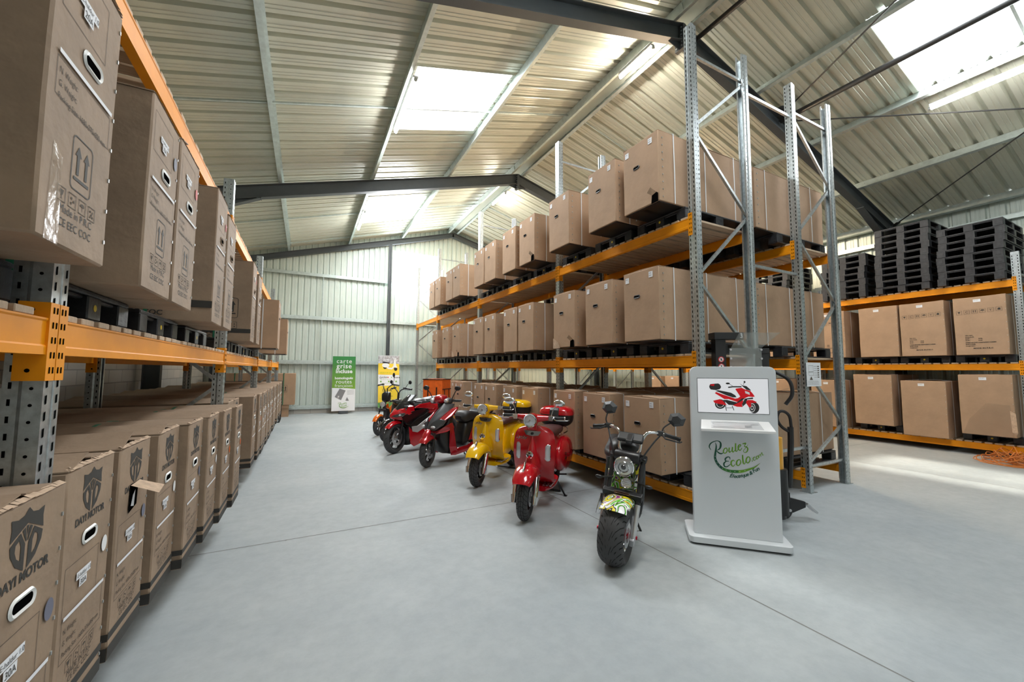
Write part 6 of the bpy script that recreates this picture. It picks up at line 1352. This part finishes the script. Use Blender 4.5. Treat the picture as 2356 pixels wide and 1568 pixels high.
for s in (-1, 1): B('body_panel', plate([(.3, .66), (.42, .76), (.52, .45), (.62, .26), (.8, .2), (.75, .14), (.55, .14), (.4, .3)], s*.1-.015, s*.1+.015), ['orangep'], bevel=.008)
B('body_core', xloft([(.26, 0, .07, .42, .66), (.38, 0, .09, .18, .6), (.6, 0, .09, .14, .3), (.85, 0, .1, .16, .45), (1.0, 0, .1, .3, .55)], 14, .5), ['gblack'])
B('seat', xloft([(.7, 0, .08, .68, .72), (.8, 0, .13, .66, .76), (1.1, 0, .13, .66, .76), (1.25, 0, .08, .68, .74)], 14, .7), ['seat_bl']); mb = MB(); mb.tube([(.9, 0, .4), (.95, 0, .7)], .03, 8); B('seat_post', mb, ['gblack']); B('rear_mudguard', fender(1.15, R, .285, .13, -.1, PI*.75, .05), ['orangep'])
side_stand(B, .6, -.1, .16, (.63, -.2, 0))

# ---------------- delivery scooter half hidden behind the motorcycle
B = Bike('delivery_scooter', 'black delivery scooter with a large orange insulated box, half hidden behind the motorcycle', 'scooter', 1.72, 9.3, 25, 4)
R = .24; wheel(B, 0, R, .1, .16, 1, 5, 'road', 'gblack'); wheel(B, 1.35, R, .1, .16, 0, 5, 'road', 'gblack')
for s in (-1, 1): mb = MB(); mb.tube([(0, s*.075, .23), (.14, s*.07, .7)], .016, 10); B('fork_leg', mb, ['gblack'], st=1)
B('front_mudguard', fender(0, R, .285, .13, .2*PI, PI*.85, .05), ['glossb'], st=1)
B('leg_shield', xloft([(.14, 0, .1, .4, .8), (.2, 0, .18, .3, .95), (.28, 0, .18, .2, .95), (.34, 0, .12, .2, .8)], 16, .6), ['glossb']); B('floorboard', xloft([(.3, 0, .15, .18, .28), (.8, 0, .15, .18, .27)], 14, .4), ['gblack'])
B('rear_body', xloft([(.7, 0, .1, .24, .6), (.85, 0, .14, .28, .76), (1.3, 0, .14, .4, .78), (1.6, 0, .08, .55, .75)], 16, .6), ['glossb']); B('seat', xloft([(.68, 0, .08, .76, .8), (.8, 0, .14, .74, .86), (1.15, 0, .14, .76, .87), (1.22, 0, .08, .78, .84)], 14, .7), ['seat_bl'])
mb = MB(); mb.tube([(.24, 0, .85), (.26, 0, 1.1)], .025, 10)
for s in (-1, 1): mb.tube(smooth_pts([(.26, 0, 1.08), (.26, s*.08, 1.16), (.3, s*.2, 1.2)], 4), .012, 8)
B('handlebar', mb, ['gblack'], st=1); grips(B, [((.3, -.2, 1.2), (.35, -.34, 1.18)), ((.3, .2, 1.2), (.35, .34, 1.18))], 'gblack', .018, 'gblack', .15)
for s in (-1, 1): mirror(B, (.3, s*.18, 1.21), (.3, s*.24, 1.28), (.31, s*.32, 1.34), (.02, .05, .045), ('gblack', 'lens'), .006)
bx = thing_part(B, 'delivery_box'); bx.location = (1.42, 0, .9); bx.rotation_euler = (0, 0, .35)
q = MB(); q.box(-.24, .24, -.27, .27, 0, .5)
qb = q.build('box_shell', ['fabric_o'], bx, bevel=.02)
mb = MB()
for z in (.0, .49):
    for s in (-1, 1): mb.bar((-.245, s*.272, z+.005), (.245, s*.272, z+.005), .012, .02); mb.bar((s*.245, -.27, z+.005), (s*.245, .27, z+.005), .012, .02)
for a in (-.12, .12): mb.bar((-.247, a, 0), (-.247, a, .3), .03, .006, (1, 0, 0)); mb.bar((a, -.277, 0), (a, -.277, .24), .03, .006, (0, 1, 0))
mb.bar((-.24, -.278, .25), (.24, -.278, .25), .004, .02); mb.build('box_webbing', ['gblack'], bx)
mb = MB(); mb.obox((1.42, 0, .9), (.46, .44, .03)); mb.tube([(1.2, .12, .75), (1.25, .12, .9)], .015, 6); mb.tube([(1.2, -.12, .75), (1.25, -.12, .9)], .015, 6); mb.tube([(1.5, .1, .75), (1.55, .12, .9)], .015, 6); mb.tube([(1.5, -.1, .75), (1.55, -.12, .9)], .015, 6); B('luggage_rack', mb, ['gblack'])
side_stand(B, .8, -.1, .2, (.84, -.22, 0))

# ================================================================ PEDESTRIAN STACKER behind the kiosk
M['plexi'] = mat('clear_guard_panel', (.6, .64, .62), .12, alpha=.38); M['ylw'] = mat('stacker_yellow_paint', (.75, .36, .02), .35, coat=.3); M['rsign'] = mat('red_sign', (.6, .02, .03), .5)
st = thing('pedestrian_stacker', 'black and yellow pedestrian stacker truck with clear guard, behind the kiosk', 'stacker truck', (4.47, 2.74, 0), math.radians(-30))
# local: x to the right seen from the aisle, y away from the viewer
MB().box(-.36, -.24, .06, .17, .1, 2.04).box(.14, .24, .06, .17, .1, 1.9).box(-.3, .3, .1, .15, .3, .36).build('mast', ['gblack'], st, bevel=.004)
mb = MB(); mb.box(-.38, -.05, .03, .19, 2.0, 2.08); mb.box(-.05, .24, .05, .17, 1.84, 1.9); mb.merge(text_mb('3', .08, lambda a, b: (-.1+a, .028, 2.015+b), 1)); mb.build('mast_head', ['gblack', 'white'], st, bevel=.005)
mb = MB(); mb.add([(-.2, -.16, 2.06), (.24, -.16, 2.06), (.14, .03, 1.9), (-.2, .03, 1.9)], [(0, 1, 2, 3)]); mb.add([(-.22, .03, 1.2), (.14, .03, 1.2), (.14, .03, 1.9), (-.22, .03, 1.9)], [(0, 1, 2, 3)]); mb.build('clear_guard', ['plexi'], st, fix=False)
mb = MB()
for z in (1.88, 1.78, 1.68):
    for x in (-.21, .13): mb.lathe([(0, 0), (.013, 0), (.013, .012), (0, .012)], (x, .025, z), (0, -1, 0), 8)
mb.build('guard_bolts', ['alu'], st)['kind'] = 'stuff'
for z in (1.77, 1.69, 1.61):
    mb = MB(); mb.lathe([(0, 0), (.034, 0)], (-.3, .057, z), (0, -1, 0), 20, 0); mb.lathe([(0, .0006), (.025, .0006)], (-.3, .057, z), (0, -1, 0), 20, 1); mb.bar((-.32, .0555, z+.018), (-.28, .0555, z-.018), .004, .001, (0, 1, 0), 0); mb.box(-.306, -.294, .0545, .0555, z-.014, z+.012, 2); mb.build('warning_sign', ['rsign', 'white', 'black'], st, fix=False)
mb = MB(); mb.loft([[(a, b-.14, z) for a, b in rrect(.5, .34, .07, 5, -.06)] for z in (.16, .3, .62)]); mb.build('motor_cover', ['gblack'], st); mb = MB(); mb.loft([[(a, b-.13, z) for a, b in rrect(.47, .3, .08, 5, -.06)] for z in (.62, .9, .94)]); mb.build('battery_housing', ['ylw'], st)
mb = MB(); mb.loft([[(a, b-.14, z) for a, b in rrect(.58, .3, .09, 5, -.05, .1)] for z in (.08, .26)]); mb.build('chassis', ['gblack'], st)
mb = MB()
for s in (-1, 1): mb.box(s*.23-.07, s*.23+.07, .17, 1.1, .06, .1) 
mb.build('forks', ['gblack'], st)
# tiller arm with loop handle, hose, wheel and foot guard on the right
mb = MB(); mb.tube(smooth_pts([(.33, -.3, .36), (.345, -.33, .8), (.345, -.34, 1.02)], 4), [.03]*9, 8); mb.build('tiller_arm', ['gblack'], st, loc=(.05, .33, 0))
mb = MB(); mb.tube(smooth_pts([(.345, -.34, .96), (.26, -.33, 1.02), (.22, -.32, 1.1), (.24, -.32, 1.18), (.29, -.33, 1.19), (.34, -.34, 1.14), (.355, -.34, 1.02)], 5), .016, 8); mb.build('tiller_handle', ['gblack'], st, loc=(.05, .33, 0))
mb = MB(); mb.tube(smooth_pts([(.36, -.25, 1.26), (.42, -.28, 1.38), (.4, -.26, 1.54), (.3, -.15, 1.64)], 6), .02, 8); mb.build('hose', ['gblack'], st, loc=(.05, .33, 0))
mb = MB(); mb.lathe([(0, -.03), (.05, -.03), (.09, -.028), (.1, -.02), (.1, .02), (.09, .028), (.05, .03), (0, .03)], (.3, -.24, .1), (.3, -1, 0), 24); mb.build('drive_wheel', ['tyre'], st, loc=(.05, .33, 0))
mb = MB(); mb.prism([(.2, .2), (.34, .24), (.5, .2), (.5, .14), (.36, .08), (.26, .12)], lambda a, b, d: Vector((a, d, b)), -.3, -.26); mb.box(.2, .33, -.31, -.2, .2, .3); mb.build('wheel_fork', ['gblack'], st, loc=(.05, .33, 0), bevel=.006)
mb = MB(); mb.lathe([(0, 0), (.016, 0), (.016, .02), (0, .02)], (.32, -.3, .11), (0, -1, 0), 12); mb.obox((.55, -.29, .14), (.14, .09, .02), Matrix.Rotation(.75, 3, 'Y')); mb.build('foot_pedal', ['alu'], st, loc=(.05, .33, 0), bevel=.003)
